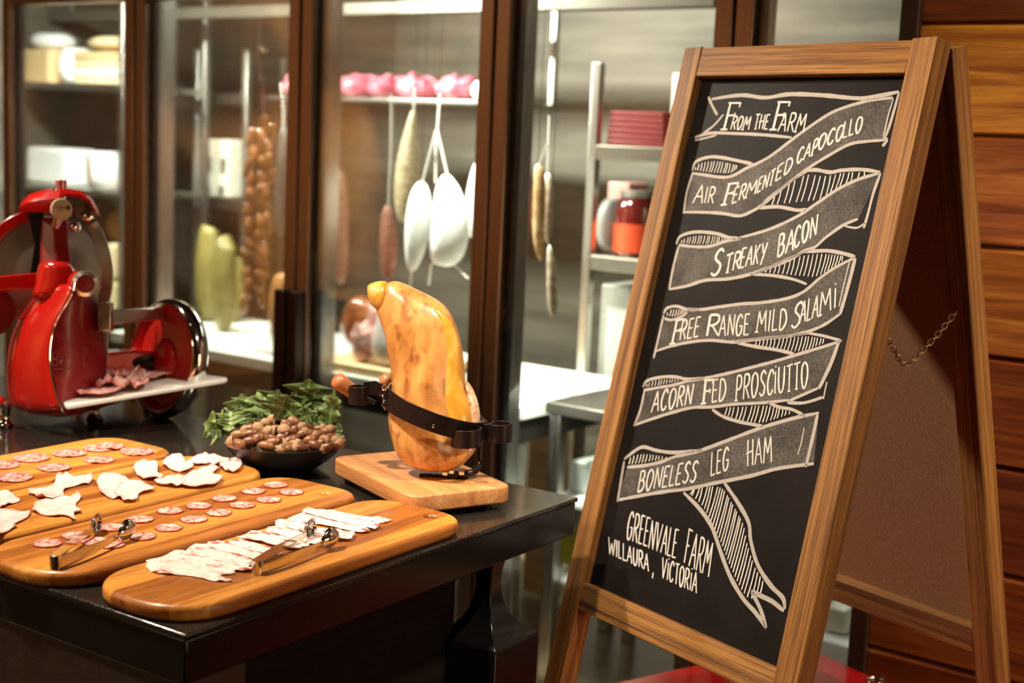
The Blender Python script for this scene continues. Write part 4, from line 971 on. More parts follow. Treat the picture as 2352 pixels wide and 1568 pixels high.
# ================================================================== ham and its stand
ZT = .941
A_, B_, C_1 = pz(948, 1139, ZT), pz(1174, 1114, ZT), pz(858, 1058, ZT)
e1 = (B_ - A_); e1.z = 0; SWd = e1.length; e1.normalize(); e2 = Vector((-e1.y, e1.x, 0))
if (C_1 - A_).dot(e2) < 0: e2 = -e2
SL = max((C_1 - A_).dot(e2) + .05, (pz(1062, 1024, ZT) - A_).dot(e2) + .01)
x0 = min(0, (C_1 - A_).dot(e1))
st = thing('ham_stand', 'ham holder with a black iron clamp on a thick rounded wooden slab', 'ham stand', mx=frame_mx(Vector((A_.x, A_.y, .9)), e1, e2, Vector((0, 0, 1))))
upd(); sti = st.matrix_world.inverted()
def sloc(mb): mb.v = [tuple(sti @ Vector(v)) for v in mb.v]; return mb
out = rrect(x0 - .004, SWd + .002, -.004, SL, .022, .022, 2.0, 8)
out = [(x, y) for x, y in out]
sl = plate('slab', [(y, -x) for x, y in out], [], .012, ZT - .9, .004, 'slab', st, Matrix.Rotation(R_(90), 4, 'Z'))
for (fx, fy) in ((.02, .03), (SWd - .03, .03), (.02, SL - .03), (SWd - .03, SL - .03)):
    obj('foot', MB().lathe([(.009, .0005), (.010, .0155)], (fx, fy, 0), 20), 'dark_gap', st)
HP = pz(1000, 1083, ZT + .008); HD = Dz(HP)
fwd_h = Vector((CZ.x, CZ.y, 0)).normalized()
hm = mat('cured_ham_skin', (.7, .33, .06), .3)
bsdf(hm).inputs['Subsurface Weight'].default_value = .18; bsdf(hm).inputs['Subsurface Radius'].default_value = (.012, .005, .002); bsdf(hm).inputs['Subsurface Scale'].default_value = .6
bsdf(hm).inputs['Coat Weight'].default_value = .35; bsdf(hm).inputs['Coat Roughness'].default_value = .2
_v = coords(hm, (1, 1, .4)); _a1 = noise(hm, _v, 11, 5, .6, .6); _a2 = noise(hm, coords(hm, (1, 1, .3)), 70, 4, .65); _a3 = noise(hm, coords(hm), 26, 3, .6, 1)
_c = ramp(hm, _a1, [(.3, (.38, .14, .035)), (.44, (.58, .25, .062)), (.56, (.70, .36, .105)), (.75, (.74, .36, .05))])
_c = mixc(hm, .55, _c, ramp(hm, _a2, [(.32, (.62, .45, .35)), (.55, (1, 1, 1))]), 'MULTIPLY')
_c = mixc(hm, .8, _c, ramp(hm, _a3, [(.30, (.40, .22, .14)), (.46, (1, 1, 1))]), 'MULTIPLY')
lk(hm, _c, bsdf(hm).inputs['Base Color']); bump(hm, _a2, .25, .002)
ff = mat('yellow_ham_fat', (.80, .44, .08), .2); bsdf(ff).inputs['Subsurface Weight'].default_value = .25; bsdf(ff).inputs['Subsurface Radius'].default_value = (.012, .006, .002); bsdf(ff).inputs['Coat Weight'].default_value = .6
_a1 = noise(ff, coords(ff), 22, 4, .6, .8); lk(ff, ramp(ff, _a1, [(.3, (.50, .19, .018)), (.5, (.66, .32, .035)), (.7, (.76, .48, .14))]), bsdf(ff).inputs['Base Color'])
rings_px = [((862, 704), (884, 648), .55), ((868, 722), (915, 644), .62), ((873, 742), (950, 661), .70), ((882, 762), (992, 676), .72), ((891, 790), (1026, 705), .74), ((896, 822), (1052, 752), .76), ((898, 858), (1065, 812), .78),
            ((897, 896), (1063, 866), .82), ((894, 938), (1066, 918), .86), ((893, 980), (1078, 962), .88), ((900, 1020), (1084, 1006), .88), ((914, 1048), (1080, 1040), .86), ((938, 1070), (1062, 1066), .8), ((972, 1082), (1030, 1082), .6)]
def ham_rings(sh=0.0, n=40):
    out = []
    for k, (a, b_, dr) in enumerate(rings_px):
        a, b_ = pd(a[0], a[1], HD), pd(b_[0], b_[1], HD); c = (a + b_)/2; u = (b_ - a)/2; f = -fwd_h*u.length*dr; ring = []
        for j in range(n):
            t = 2*math.pi*j/n; ct, s_ = math.cos(t), math.sin(t)
            p = c + u*ct + f*s_
            d = .009*mnoise.noise(p*16) + .004*mnoise.noise(p*42)
            ring.append(p + (p - c).normalized()*d)
        out.append(ring)
    return out
ham = thing('cured_ham', 'whole cured ham standing hock up in the iron clamp', 'ham', HP); upd()
hin = ham.matrix_world.inverted()
def hloc(mb): mb.v = [tuple(hin @ Vector(v)) for v in mb.v]; return mb
obj('meat', hloc(MB().loft(ham_rings())), hm, ham, True, sub=2)
# dry yellow hock end
def ringp(a, b_, D, dr, n=18):
    a, b_ = pd(*a, D), pd(*b_, D); c = (a + b_)/2; u = (b_ - a)/2; f = -fwd_h*u.length*dr
    return [c + (u*math.cos(2*math.pi*j/n) + f*math.sin(2*math.pi*j/n))*(1 + .10*mnoise.noise(Vector((j*.9, u.length*90, 1)))) for j in range(n)]
obj('hock_end', hloc(MB().loft([ringp((846, 688), (841, 656), HD, .7), ringp((850, 698), (850, 650), HD, .8), ringp((862, 709), (872, 644), HD, .8), ringp((870, 716), (892, 646), HD, .75), ringp((874, 716), (890, 662), HD, .7)])), ff, ham, True, sub=1)
# thick glossy fat seam down the side, and the cut meat edge
seam = [((990, 700), 10), ((1016, 730), 18), ((1034, 780), 22), ((1034, 835), 26), ((1030, 880), 30), ((1042, 925), 37), ((1050, 968), 38), ((1046, 1010), 30), ((1030, 1040), 16)]
rs = []
for (x, y), w in seam:
    D = HD - .023; c = pd(x, y, D); r = w*HD/FPX
    rs.append([c + (CX*math.cos(2*math.pi*j/16) - fwd_h*math.sin(2*math.pi*j/16)*.8)*r*(1 + .1*mnoise.noise(Vector((j, y*.05, 0)))) for j in range(16)])
obj('fat_seam', hloc(MB().loft(rs)), ff, ham, True, sub=2)
cf = mat('dry_cut_rim', (.72, .45, .28), .45); _a = noise(cf, coords(cf), 60, 4, .6, 1); lk(cf, ramp(cf, _a, [(.35, (.42, .16, .08)), (.5, (.74, .44, .26)), (.7, (.88, .70, .52))]), bsdf(cf).inputs['Base Color'])
rs = []
for (x, y, w) in ((1066, 872, 7), (1076, 890, 14), (1084, 920, 20), (1088, 955, 22), (1089, 1000, 20), (1082, 1030, 18), (1064, 1058, 14)):
    c = pd(x, y, HD + .004); r = w*HD/FPX
    rs.append([c + (CX*math.cos(2*math.pi*j/16)*.75 - fwd_h*math.sin(2*math.pi*j/16)*1.9)*r*(1 + .16*mnoise.noise(Vector((j*1.3, y*.07, 4)))) for j in range(16)])
obj('cut_rim', hloc(MB().loft(rs)), cf, ham, True, sub=2)
# clamp ring
Lp, Rp = pd(886, 905, HD), pd(1104, 985, HD); mid = (Lp + Rp)/2; uu = (Rp - Lp)/2
fr_ = -fwd_h*.083
up_ = Vector((0, 0, 1)); au = (up_ - uu.normalized()*uu.normalized().dot(up_)).normalized()*.0165
ringpts = [mid + uu*math.cos(t) + fr_*math.sin(t) for t in [2*math.pi*k/48 for k in range(48)]]
obj('clamp_band', sloc(MB().strap(ringpts, au, .003, [(p - mid) for p in ringpts], True)), 'iron', st, True, .0006)
def curl(cx, cy, D, r, h, a0, a1, n=28):
    c = pd(cx, cy, D); pts = [c + CX*(r*math.cos(R_(a))) - fwd_h*(r*math.sin(R_(a))) for a in [a0 + (a1 - a0)*k/n for k in range(n + 1)]]
    return MB().strap(pts, Vector((0, 0, h/2)), .003, [(p - c) for p in pts])
obj('clamp_hook', sloc(curl(1071, 1003, HD - .055, .0245, .0305, -70, 205)), 'iron', st, True, .0006)
obj('clamp_hook', sloc(curl(1147, 992, HD - .005, .0205, .032, -110, 190)), 'iron', st, True, .0006)
obj('clamp_hook', sloc(curl(824, 906, HD + .01, .0165, .031, 20, 330)), 'iron', st, True, .0006)
obj('clamp_arm', sloc(MB().strap([pd(835, 893, HD + .012), pd(862, 890, HD + .010), pd(890, 905, HD + .004)], Vector((0, 0, .0125)), .003)), 'iron', st, True, .0006)
obj('clamp_arm', sloc(MB().strap([pd(1100, 992, HD - .012), pd(1122, 992, HD - .01), pd(1134, 985, HD - .012)], Vector((0, 0, .014)), .003)), 'iron', st, True, .0006)
hw_ = wood('turned_handle_wood', (.36, .12, .045), (.55, .21, .08), (.68, .30, .13), 6, 14, .4, .3)
def knob(a, b_, r0, r1, D0_, D1_):
    a, b_ = pd(*a, D0_), pd(*b_, D1_); L = (b_ - a).length
    return MB().lathe([(.001, 0), (r0*.6, .0012), (r0*.92, .005), (r0, .010)] + [(r0 + (r1 - r0)*t - (.0009 if i_ % 2 else 0), .010 + (L*.92 - .010)*t) for i_, t in ((i, i/9) for i in range(1, 9))] + [(r1, L*.93), (r1*.9, L)], a, 24, b_ - a)
obj('wooden_handle', sloc(knob((768, 868), (822, 908), .0152, .0125, HD + .02, HD + .045)), hw_, st)
obj('wooden_handle', sloc(knob((878, 866), (925, 900), .0120, .010, HD + .055, HD + .09)), hw_, st)
obj('clamp_rod', sloc(MB().tube([pd(820, 906, HD + .045), pd(862, 925, HD + .05)], .004)), 'iron', st)
# upright, foot plate and screws
obj('upright', sloc(MB().tube(catmull([pd(1112, 975, HD + .012), pd(1104, 1015, HD + .012), pd(1100, 1058, HD + .012), pd(1094, 1078, HD), pd(1076, 1087, HD - .012), pd(1030, 1090, HD - .012)], 5), .0062, 12)), 'iron', st)
pc = pz(1020, 1090, ZT + .002)
obj('foot_plate', sloc(MB().box((-.042, -.015, 0), (.042, .015, .006), Matrix.Translation((pc.x, pc.y, ZT)) @ Matrix.Rotation(math.atan2(CX.y, CX.x), 4, 'Z'))), 'iron', st, True, .001)
for (x, y) in ((1037, 1082), (1060, 1085), (1022, 1086)):
    p = pd(x, y, HD - .02); obj('screw', sloc(MB().lathe([(.0055, -.003), (.0055, .002), (.003, .0035)], p, 14)), 'chrome', st)
p = pd(1110, 968, HD + .012); obj('screw', sloc(MB().lathe([(.004, -.012), (.004, 0), (.0068, 0), (.0068, .002)], p, 16)), 'chrome', st)
p = pd(996, 979, HD - .084); obj('rivet', sloc(MB().lathe([(.0032, 0), (.0026, .0012), (.001, .0018)], p, 14, -fwd_h)), 'chrome', st)
obj('pin_chain', sloc(links([pd(892, 884, HD - .02), pd(882, 892, HD - .03), pd(880, 912, HD - .032), pd(884, 930, HD - .032), pd(888, 938, HD - .03)])), 'chrome', st)

# ================================================================== red flywheel meat slicer
SB = pz(225, 955, .9); SD = Dz(SB) - .10
sc = thing('meat_slicer', 'red enamelled flywheel meat slicer with chrome trim on the black table', 'meat slicer', (SB.x, SB.y, .9)); upd()
sci = sc.matrix_world.inverted()
def L_(mb): mb.v = [tuple(sci @ Vector(v)) for v in mb.v]; return mb
def P3(x, y, dd=0.0): return pd(x, y, SD + dd)
def px2m(w): return w*SD/FPX
XN = h2w((.5606, .828, 0)); XP = h2w((-.828, .5606, 0))      # table axes: T (right/away), N (left/away)
# main cowl: bulging left skin, trim edge, then a recessed inner face
secs = [(648, 92, 172, 214), (672, 84, 167, 216), (700, 62, 152, 222), (735, 38, 131, 229), (775, 22, 119, 236), (815, 14, 115, 244), (855, 11, 118, 243), (900, 13, 128, 222), (930, 18, 138, 200), (948, 30, 146, 188)]
rings, inner, trim = [], [], []
for y, xl, xe, xr in secs:
    a, e, r = P3(xl, y, .06), P3(xe, y, -.13), P3(xr, y + 2, -.02)
    bul = P3((xl + xe)/2 - 4, y, -.09)
    left = catmull([a, P3(xl + (xe - xl)*.22 - 3, y, -.045), bul, P3(xl + (xe - xl)*.85, y, -.128), e], 4)
    back = [P3(xr - 8, y, .05), P3((xl + xr)/2, y, .07)]
    i0 = e.lerp(P3(xe + 6, y, -.10), 1.0)
    rings.append(left + [i0.lerp(r, .08), i0.lerp(r, .5), r] + back); trim.append(e)
obj('cowl', L_(MB().loft(rings)), 'red', sc, True, sub=1, angle=35)
tr = catmull(trim, 4); obj('chrome_edge', L_(MB().tube([p - CZ*.002 for p in tr], .0022, 8)), 'chrome', sc)
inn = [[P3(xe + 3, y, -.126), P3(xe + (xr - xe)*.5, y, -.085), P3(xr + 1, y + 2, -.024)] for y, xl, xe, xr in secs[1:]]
obj('inner_face', L_(MB().grid(inn)), 'red_shaded', sc, True, solid=.002)
# raised script on the inner face
def script(pts): return [P3(x, y, -.13 + .10*(x - 118)/126) - CZ*.004 for x, y in pts]
mb = MB()
for q in ([(121, 838), (124, 812), (134, 808), (130, 822), (124, 824), (135, 828), (128, 840), (120, 836)], [(138, 834), (146, 824), (141, 820), (138, 834), (148, 838)], [(151, 838), (153, 822), (160, 822)], [(163, 838), (167, 806)], [(176, 818), (165, 828), (178, 836)],
          [(180, 834), (187, 824), (183, 820), (180, 834), (190, 836)], [(191, 836), (199, 797), (194, 800), (192, 834), (200, 838)], [(122, 848), (160, 845), (196, 840), (200, 832)]):
    mb.tube(catmull(script(q), 4), .0011, 6)
obj('script_lettering', L_(mb), mat('worn_script', (.22, .045, .04), .35, .2), sc)
# column, arm and round boss
def quad(x0, x1, y0, y1, d0, d1, x0b=None, x1b=None):
    x0b = x0 if x0b is None else x0b; x1b = x1 if x1b is None else x1b
    T0 = [P3(x0, y0, d0 + .02), P3((x0 + x1)/2, y0, d0), P3(x1, y0, d0 + .015), P3(x1, y0, d0 + .06), P3(x0, y0, d0 + .065)]
    B0 = [P3(x0b, y1, d1 + .02), P3((x0b + x1b)/2, y1, d1), P3(x1b, y1, d1 + .015), P3(x1b, y1, d1 + .06), P3(x0b, y1, d1 + .065)]
    return MB().loft([T0, B0])
obj('column', L_(quad(96, 152, 500, 640, -.02, -.05, 90, 170)), 'red_shaded', sc, True, .006)
obj('shoulder', L_(MB().loft([[P3(xa + (xb - xa)*(.5 - .5*math.cos(t)), yy, -.06 - .035*math.sin(t) + (.06 if math.sin(t) < 0 else 0)) for t in [2*math.pi*k/20 for k in range(20)]] for yy, xa, xb in ((598, 92, 152), (612, 86, 172), (640, 82, 186), (668, 76, 176), (690, 66, 160))])), 'red', sc, True, sub=1)
c = P3(195, 652, -.10); ax = (P3(205, 651, -.20) - c).normalized()
obj('boss', L_(MB().cyl(P3(165, 648, -.05), c, px2m(26), px2m(28), 28)), 'red', sc)
obj('boss_ring', L_(MB().lathe([(px2m(29), -.006), (px2m(30), 0), (px2m(28), .007), (px2m(20), .011), (px2m(18), .006)], c, 36, ax, True, True)), mat('satin_nickel', (.82, .74, .64), .28, .9), sc)
obj('boss_cap', L_(MB().lathe([(px2m(18), .004), (px2m(17.5), .0085), (.001, .0098)], c, 30, ax)), 'red_shaded', sc)
# blade and its red guard, seen edge-on behind the column
BD = .075; bcn = P3(104, 622, BD); nB = (-CZ*.96 + CX*.24 - CY*.06).normalized()
blm = mat('blade_steel', (.58, .55, .52), .36, 1.0)
rB = px2m(131)
obj('blade', L_(MB().lathe([(.02, .010), (rB*.45, .008), (rB*.62, .004), (rB*.98, .0005), (rB, 0), (rB*.98, -.001), (.02, -.006)], bcn, 64, nB)), blm, sc)
qB = Vector((0, 0, 1)).rotation_difference(nB)
def bl(a, r, z=0): return bcn + qB @ Vector((r*math.cos(a), r*math.sin(a), z))
def bang(x, y):
    v = qB.inverted() @ (P3(x, y, BD) - bcn); return math.atan2(v.y, v.x)
a0, a1 = bang(66, 482), bang(-30, 660)
if a1 - a0 > math.pi: a1 -= 2*math.pi
if a0 - a1 > math.pi: a1 += 2*math.pi
gp = [a0 + (a1 - a0)*k/24 for k in range(25)]
obj('blade_guard', L_(MB().loft([[bl(a, rB*.95, .010), bl(a, rB*1.12, .012), bl(a, rB*1.12, -.02), bl(a, rB*.95, -.02)] for a in gp])), 'red', sc, True, .002)
obj('gear_housing', L_(MB().loft([[P3(62, 486, .062), P3(100, 486, .062), P3(100, 486, .05), P3(62, 486, .05)], [P3(80, 560, .062), P3(104, 560, .062), P3(104, 560, .05), P3(80, 560, .05)], [P3(66, 650, .062), P3(104, 650, .062), P3(104, 650, .05), P3(66, 650, .05)]])), 'black_lacquer', sc)
obj('carriage_arm', L_(MB().box((0, 0, 0), (1, 1, 1), Matrix(((*(P3(84, 628, -.02) - P3(-40, 636, -.06)), 0), (*(P3(0, 666, -.05) - P3(0, 634, -.05)), 0), (*(CZ*.03), 0), (0, 0, 0, 1))).transposed() if False else frame_mx(P3(-40, 638, -.06), P3(86, 626, -.02) - P3(-40, 638, -.06), P3(0, 668, -.05) - P3(0, 634, -.05), CZ*.03))), 'red', sc, True, .003)
obj('lower_cover', L_(MB().lathe([(.001, .0), (px2m(50), .0), (px2m(58), .02), (.001, .03)], P3(-14, 715, -.0), 40, -CZ)), 'red_shaded', sc)
obj('crank_hub', L_(MB().lathe([(px2m(14), 0), (px2m(17), .02), (px2m(12), .03), (.001, .032)], P3(2, 925, -.02), 24, -CZ)), 'red', sc)
# sharpener hood with stones
hood = []
for t, (x, yt, yb) in enumerate([(42, 484, 487), (50, 462, 486), (66, 446, 486), (92, 438, 486), (118, 435, 486), (135, 435, 480)]):
    hood.append([P3(x, yb, -.03), P3(x, yt + (yb - yt)*.45, -.045), P3(x + 2, yt + 2, -.03), P3(x + 14, yt - 1, .02), P3(x + 60, yt + 4, .07)])
for x, yt, yb in ((150, 436, 452), (180, 440, 452), (204, 452, 462), (217, 476, 482), (221, 490, 492)):
    hood.append([P3(x, yb, -.02), P3(x + 1, yt + (yb - yt)*.5, -.025), P3(x + 2, yt, -.01), P3(x + 3, yt + 2, .03), P3(x + 8, yt + 8, .07)])
obj('sharpener_hood', L_(MB().grid(hood)), 'red', sc, True, solid=.004)
stn = mat('grinding_stone', (.50, .38, .24), .8)
c = P3(141, 481, -.045); ax = (-CZ*.80 + CX*.55).normalized()
so_ = obj('sharpening_stone', L_(MB().lathe([(.006, -.004), (px2m(24), -.004), (px2m(25), 0), (px2m(23), .006), (.006, .008)], c, 32, ax)), stn, sc)
obj('stone_shaft', L_(MB().cyl(c, c + ax*.045, .0055, .005, 16)), 'chrome', sc)
c2_ = P3(187, 484, -.01)
obj('sharpening_stone', L_(MB().lathe([(.008, -.006), (px2m(20), -.006), (px2m(20), .006), (px2m(11), .008), (px2m(10), .003), (.006, .003)], c2_, 28, ax)), mat('brown_stone', (.10, .045, .03), .6), sc)
obj('hood_knob', L_(MB().cyl(P3(141, 441, .0), P3(141, 414, .0), px2m(11), px2m(13), 20)), mat('clear_pink_knob', (.62, .22, .22), .15, .3), sc, True, .002)
obj('hood_screw', L_(MB().lathe([(.004, 0), (.004, .003), (.002, .0045)], P3(127, 437, -.03), 14, Vector((0, 0, 1)))), 'chrome', sc)
obj('post_neck', L_(MB().tube([P3(128, 520, -.02), P3(136, 495, -.03)], px2m(10), 14)), 'chrome', sc)
# blade ring arm on the right
arc = catmull([P3(188, 484, .02), P3(206, 505, .01), P3(224, 536, 0), P3(238, 575, -.01), P3(246, 620, -.015), P3(245, 665, -.015), P3(238, 700, -.015), P3(237, 740, -.02), P3(240, 790, -.02), P3(244, 826, -.02)], 5)
wv = [px2m(13 if i < len(arc)*.75 else 13 - 9*(i/len(arc) - .75)/.25) for i in range(len(arc))]
mb = MB(); mb.strap(arc, [CX*w - CY*w*.15 for w in wv], .006); obj('blade_ring_arm', L_(mb), mat('cast_aluminium', (.42, .38, .33), .38, .9), sc, True, .001)
obj('ring_bolt', L_(MB().lathe([(.011, 0), (.011, .014), (.006, .02), (.001, .021)], P3(174, 522, .01), 20, -CZ)), 'chrome', sc)
obj('ring_bolt', L_(MB().lathe([(.010, 0), (.010, .014), (.005, .018)], P3(205, 498, .0), 20, -CZ)), 'chrome', sc)
# flat bar, post and red carriage bed
obj('carriage_bar', L_(MB().loft([[P3(236, 712, -.03), P3(236, 748, -.035), P3(240, 748, .01), P3(240, 712, .015)], [P3(412, 702, .16), P3(412, 728, .155), P3(420, 728, .19), P3(420, 700, .20)]])), mat('satin_bar', (.62, .56, .48), .3, .9), sc, True, .003)
obj('bar_bracket', L_(MB().box((-.0135, -.012, -.03), (.0135, .012, .03), frame_mx(P3(243, 727, -.045), CX, CZ, -CY))), 'steel', sc, True, .003)
obj('bar_post', L_(MB().cyl(P3(383, 738, .14), P3(382, 800, .13), px2m(10), None, 18)), 'chrome', sc)
obj('carriage_bed', L_(MB().loft([[P3(222, 812, .07), P3(222, 866, .07), P3(250, 862, .13), P3(246, 800, .13)], [P3(320, 806, .12), P3(320, 856, .12), P3(330, 850, .18), P3(324, 800, .18)], [P3(398, 796, .16), P3(396, 832, .16), P3(404, 826, .21), P3(404, 794, .21)]])), 'red', sc, True, .006)
# flywheel
fc = P3(383, 822, .11); nF = (-CZ*.80 + h2w((-.60, .25, 0)).normalized()*.58).normalized()
fx = (CX - nF*nF.dot(CX)).normalized()
Rf = px2m(131)*1.06
obj('flywheel', L_(MB().lathe([(.012, .016), (Rf*.28, .012), (Rf*.34, .004), (Rf*.78, .002), (Rf*.86, .010), (Rf*.90, .012), (Rf*.90, -.016), (.012, -.016)], fc, 64, nF)), mat('flywheel_red', (.42, .008, .008), .25), sc)
ring = [[fc + Matrix.Rotation(2*math.pi*k/64, 3, nF) @ (fx*(Rf*.945 + .0105*math.cos(t))) + nF*(-.003 + .020*math.sin(t)) for t in [2*math.pi*j/12 for j in range(12)]] for k in range(65)]
obj('flywheel_rim', L_(MB().loft(ring, False, False)), 'chrome', sc)
obj('axle', L_(MB().cyl(fc - nF*.03, P3(230, 840, .12), .014)), 'iron', sc)
# base casting and chrome feet
obj('base', L_(MB().loft([[P3(60, 951, .0), P3(150, 958, -.10), P3(190, 950, -.06), P3(340, 905, .20), P3(250, 895, .25)], [P3(60, 935, .0), P3(150, 942, -.10), P3(190, 934, -.06), P3(340, 890, .20), P3(250, 880, .25)]])), 'red_shaded', sc, True, .004)
for x, y in ((10, 960), (218, 946), (345, 918), (180, 905)):
    f = pz(x, y + 20, .9)
    obj('foot', L_(MB().lathe([(.017, .0005), (.019, .006), (.013, .012), (.011, .028), (.014, .034), (.014, .05)], (f.x, f.y, .9), 24)), 'chrome', sc)
# receiving tray
ty = -.06
tp = [P3(134, 912, -.13), P3(152, 930, -.155), P3(516, 870, .03), P3(522, 867, .045), P3(402, 850, .20), P3(170, 880, .06)]
tn = (tp[2] - tp[1]).cross(tp[4] - tp[1]).normalized(); tn = tn if tn.z > 0 else -tn
tp = [pn(*q, tp[1], tn) for q in ((134, 912), (152, 930), (516, 870), (522, 866), (402, 850), (170, 880))]
obj('tray', L_(MB().loft([tp, [p - tn*.010 for p in tp]])), 'white_plastic', sc, True, .003, 3)
TP0 = tp[1].copy()
def tpl(x, y): return pn(x, y, TP0, tn)
# shaved meat on the tray
for k, (ol, lab) in enumerate([([(172, 912), (192, 894), (228, 886), (258, 895), (278, 907), (246, 914), (204, 917)], 'pale shaved meat slice at the front of the slicer tray'),
        ([(246, 882), (258, 862), (290, 856), (316, 868), (304, 886), (270, 892)], 'curled shaved meat slice at the back of the slicer tray'), ([(212, 900), (232, 882), (262, 880), (274, 895), (244, 905)], 'shaved meat slice heaped against the red cowl'),
        ([(245, 892), (270, 872), (312, 872), (330, 892), (295, 904), (258, 903)], 'crumpled shaved meat slice in the middle of the slicer tray'), ([(290, 892), (315, 880), (338, 884), (340, 896), (310, 902)], 'small crumpled shaved meat slice toward the tray edge'),
        ([(290, 878), (320, 868), (360, 864), (415, 862), (370, 874), (320, 882)], 'long thin shaved meat slice at the far end of the slicer tray')]):
    pts = [tpl(*q) for q in ol]; zc_ = sum(p.z for p in pts)/len(pts)
    tilt = lambda q: (TP0 - tn*0).z - (tn.x*(q.x - TP0.x) + tn.y*(q.y - TP0.y))/tn.z - zc_
    o = sheet('shaved_meat', pts, 'shaved_meat', zc_ + .008, (.007, .020, .020, .020, .016, .006)[k], 52, .0018, 120 + k, tilt)
    tag(o, lab, 'shaved meat', 'shaved meat on the slicer tray')

# ================================================================== cold room: fittings
def Q(x, y, d): return fl(pf(x, y, d))                   # -> (s, d, z) in the facade frame
def fw(v): return FO + FS*v[0] + FD*v[1] + Vector((0, 0, v[2]))
def cw(d, x=900): return Dz(pf(x, 500, d))/FPX           # metres per pixel at the depth d behind the glass
cold = mat('cold_room_sheet', (.22, .195, .155), .38, .8)
dkst = mat('dark_steel', (.10, .085, .07), .4, .8)
def fthing(name, lab, cat, s, d, z, group=None): return thing(name, lab, cat, group=group, mx=Matrix.Translation(fw((s, d, z))) @ frame_mx(Vector((0, 0, 0)), FS, FD, Vector((0, 0, 1))))
def rack(lab, s0, s1, d0, d1, zs, ztop, shelf_m='steel', t=.025, post=.03):
    r = fthing('shelf_rack', lab, 'shelf rack', s0, d0, .012); W, Dp = s1 - s0, d1 - d0
    for a, b_ in ((0, 0), (W - post, 0), (0, Dp - post), (W - post, Dp - post)):
        obj('post', MB().box((a, b_, .001), (a + post, b_ + post, ztop)), 'steel', r, True, .003)
    for z in zs: obj('shelf', MB().box((post + .001, .0, z - t - .012), (W - post - .001, Dp, z - .012)), shelf_m, r, True, .003)
    return r
# left bay: rack with cheeses behind the slicer
zA = Q(170, 192, .75)[2]; zB = Q(170, 432, .75)[2]; zC = Q(170, 108, .95)[2]
sA0, sA1 = Q(20, 300, .75)[0], Q(304, 300, .75)[0]
rack('steel rack of cheeses and wrapped packs behind the slicer', sA0, sA1, .70, 1.15, [zA, zB, Q(170, 700, .75)[2]], 2.2)
wp = mat('white_wrap', (.90, .90, .87), .35); yl = mat('cream_cheese_rind', (.80, .66, .40), .5); or_ = mat('orange_wax_rind', (.62, .30, .08), .45); pk = mat('pale_pink_face', (.60, .36, .25), .5); tan_ = mat('tan_pack', (.74, .52, .27), .5)
def blob(name, lab, cat, x0, x1, y0, y1, d, m, depth=.12, bev=.012, group=None, kind='box', seed=0, zrest=None, hh=None):
    """One shelf item filling the given patch of the view at the depth d behind the glass."""
    xm = (x0 + x1)/2; a, b_ = Q(x0, (y0 + y1)/2, d), Q(x1, (y0 + y1)/2, d); zt, zb = Q(xm, y0, d)[2], Q(xm, y1, d)[2]
    if zrest is not None: zb = zrest + .0008
    w, h = abs(b_[0] - a[0]), (zt - zb if hh is None else hh); s = min(a[0], b_[0]) + w/2
    if kind == 'box':
        mb = MB().box((-w/2, 0, 0), (w/2, depth, h)); o = obj(name, mb, m, None, True, min(bev, w*.3, h*.3), 3)
    elif kind == 'wheel':
        mb = MB().lathe([(w/2*.9, 0), (w/2, .012), (w/2, h - .012), (w/2*.9, h)], (0, 0, 0), 32); o = obj(name, mb, m, None, True)
    elif kind in ('soft', 'lump'):
        mb = MB(); rings = []
        for i in range(13):
            t = math.pi*(i + .3)/12.6; ring = []
            for j in range(20):
                u = 2*math.pi*j/20; v = Vector((w/2*math.sin(t)**.6*math.cos(u), depth/2 + depth/2*math.sin(t)**.6*math.sin(u), h/2 - h/2*math.cos(t)))
                v = v*(1 + .10*mnoise.noise(v*18 + Vector((seed, 0, 0))))
                if kind == 'lump': v.z *= 1 + .5*mnoise.noise(v*30 + Vector((seed*3, 0, 0)))
                ring.append(v)
            rings.append(ring)
        o = obj(name, MB().loft(rings), m, None, True, sub=1)
    o.matrix_world = Matrix.Translation(fw((s, d, zb))) @ frame_mx(Vector((0, 0, 0)), FS, FD, Vector((0, 0, 1)))
    tag(o, lab, cat, group); return o
blob('cheese_pack', 'white and tan wrapped cheese pack on the upper shelf beside the left door stile', 'cheese', 48, 110, 112, 182, .78, tan_, .2, zrest=zA)
blob('cheese_pack', 'round white wrapped cheese between the tan pack and the cream stack', 'cheese', 112, 158, 108, 182, .78, wp, .18, kind='soft', seed=2, zrest=zA)
for k, (y0, y1) in enumerate(((170, 186), (152, 169), (135, 151), (118, 134))):
    blob('cheese_block', 'cream cheese block on the upper shelf, %s of its stack' % ('lowest', 'second lowest', 'second highest', 'topmost')[k], 'cheese', 168, 292 - 4*k, y0, y1, .80, (yl, wp, yl, tan_)[k], .2, .006, 'cream cheese blocks on the upper shelf', zrest=zA + (Q(230, 118, .8)[2] - zA)*k/4, hh=(Q(230, 118, .8)[2] - zA)/4 - .0015)
blob('cheese_loaf', 'long cream loaf of cheese lying on top of the cream stack', 'cheese', 172, 286, 80, 112, .82, yl, .16, kind='soft', seed=5)
blob('wrapped_pack', 'bright white crumpled pack high in the cold room corner', 'pack', 44, 118, 72, 112, .80, wp, .16, kind='soft', seed=9)
blob('vacuum_pack', 'white vacuum pack standing on the lower shelf at the left door stile', 'pack', 60, 146, 268, 352, 1.0, wp, .1, zrest=zB)
blob('wrapped_pack', 'long white plastic wrapped block on the lower shelf', 'pack', 54, 150, 338, 425, .80, wp, .16, .02, zrest=zB)
r0 = Q(205, 380, .71)
o = obj('cheese_roll', MB().lathe([(.001, -.002), (.072, 0), (.080, .012), (.080, .26), (.07, .28), (.001, .285)], (0, 0, 0), 36, (.5, .866, 0), False, True, 0), wp, None, True)
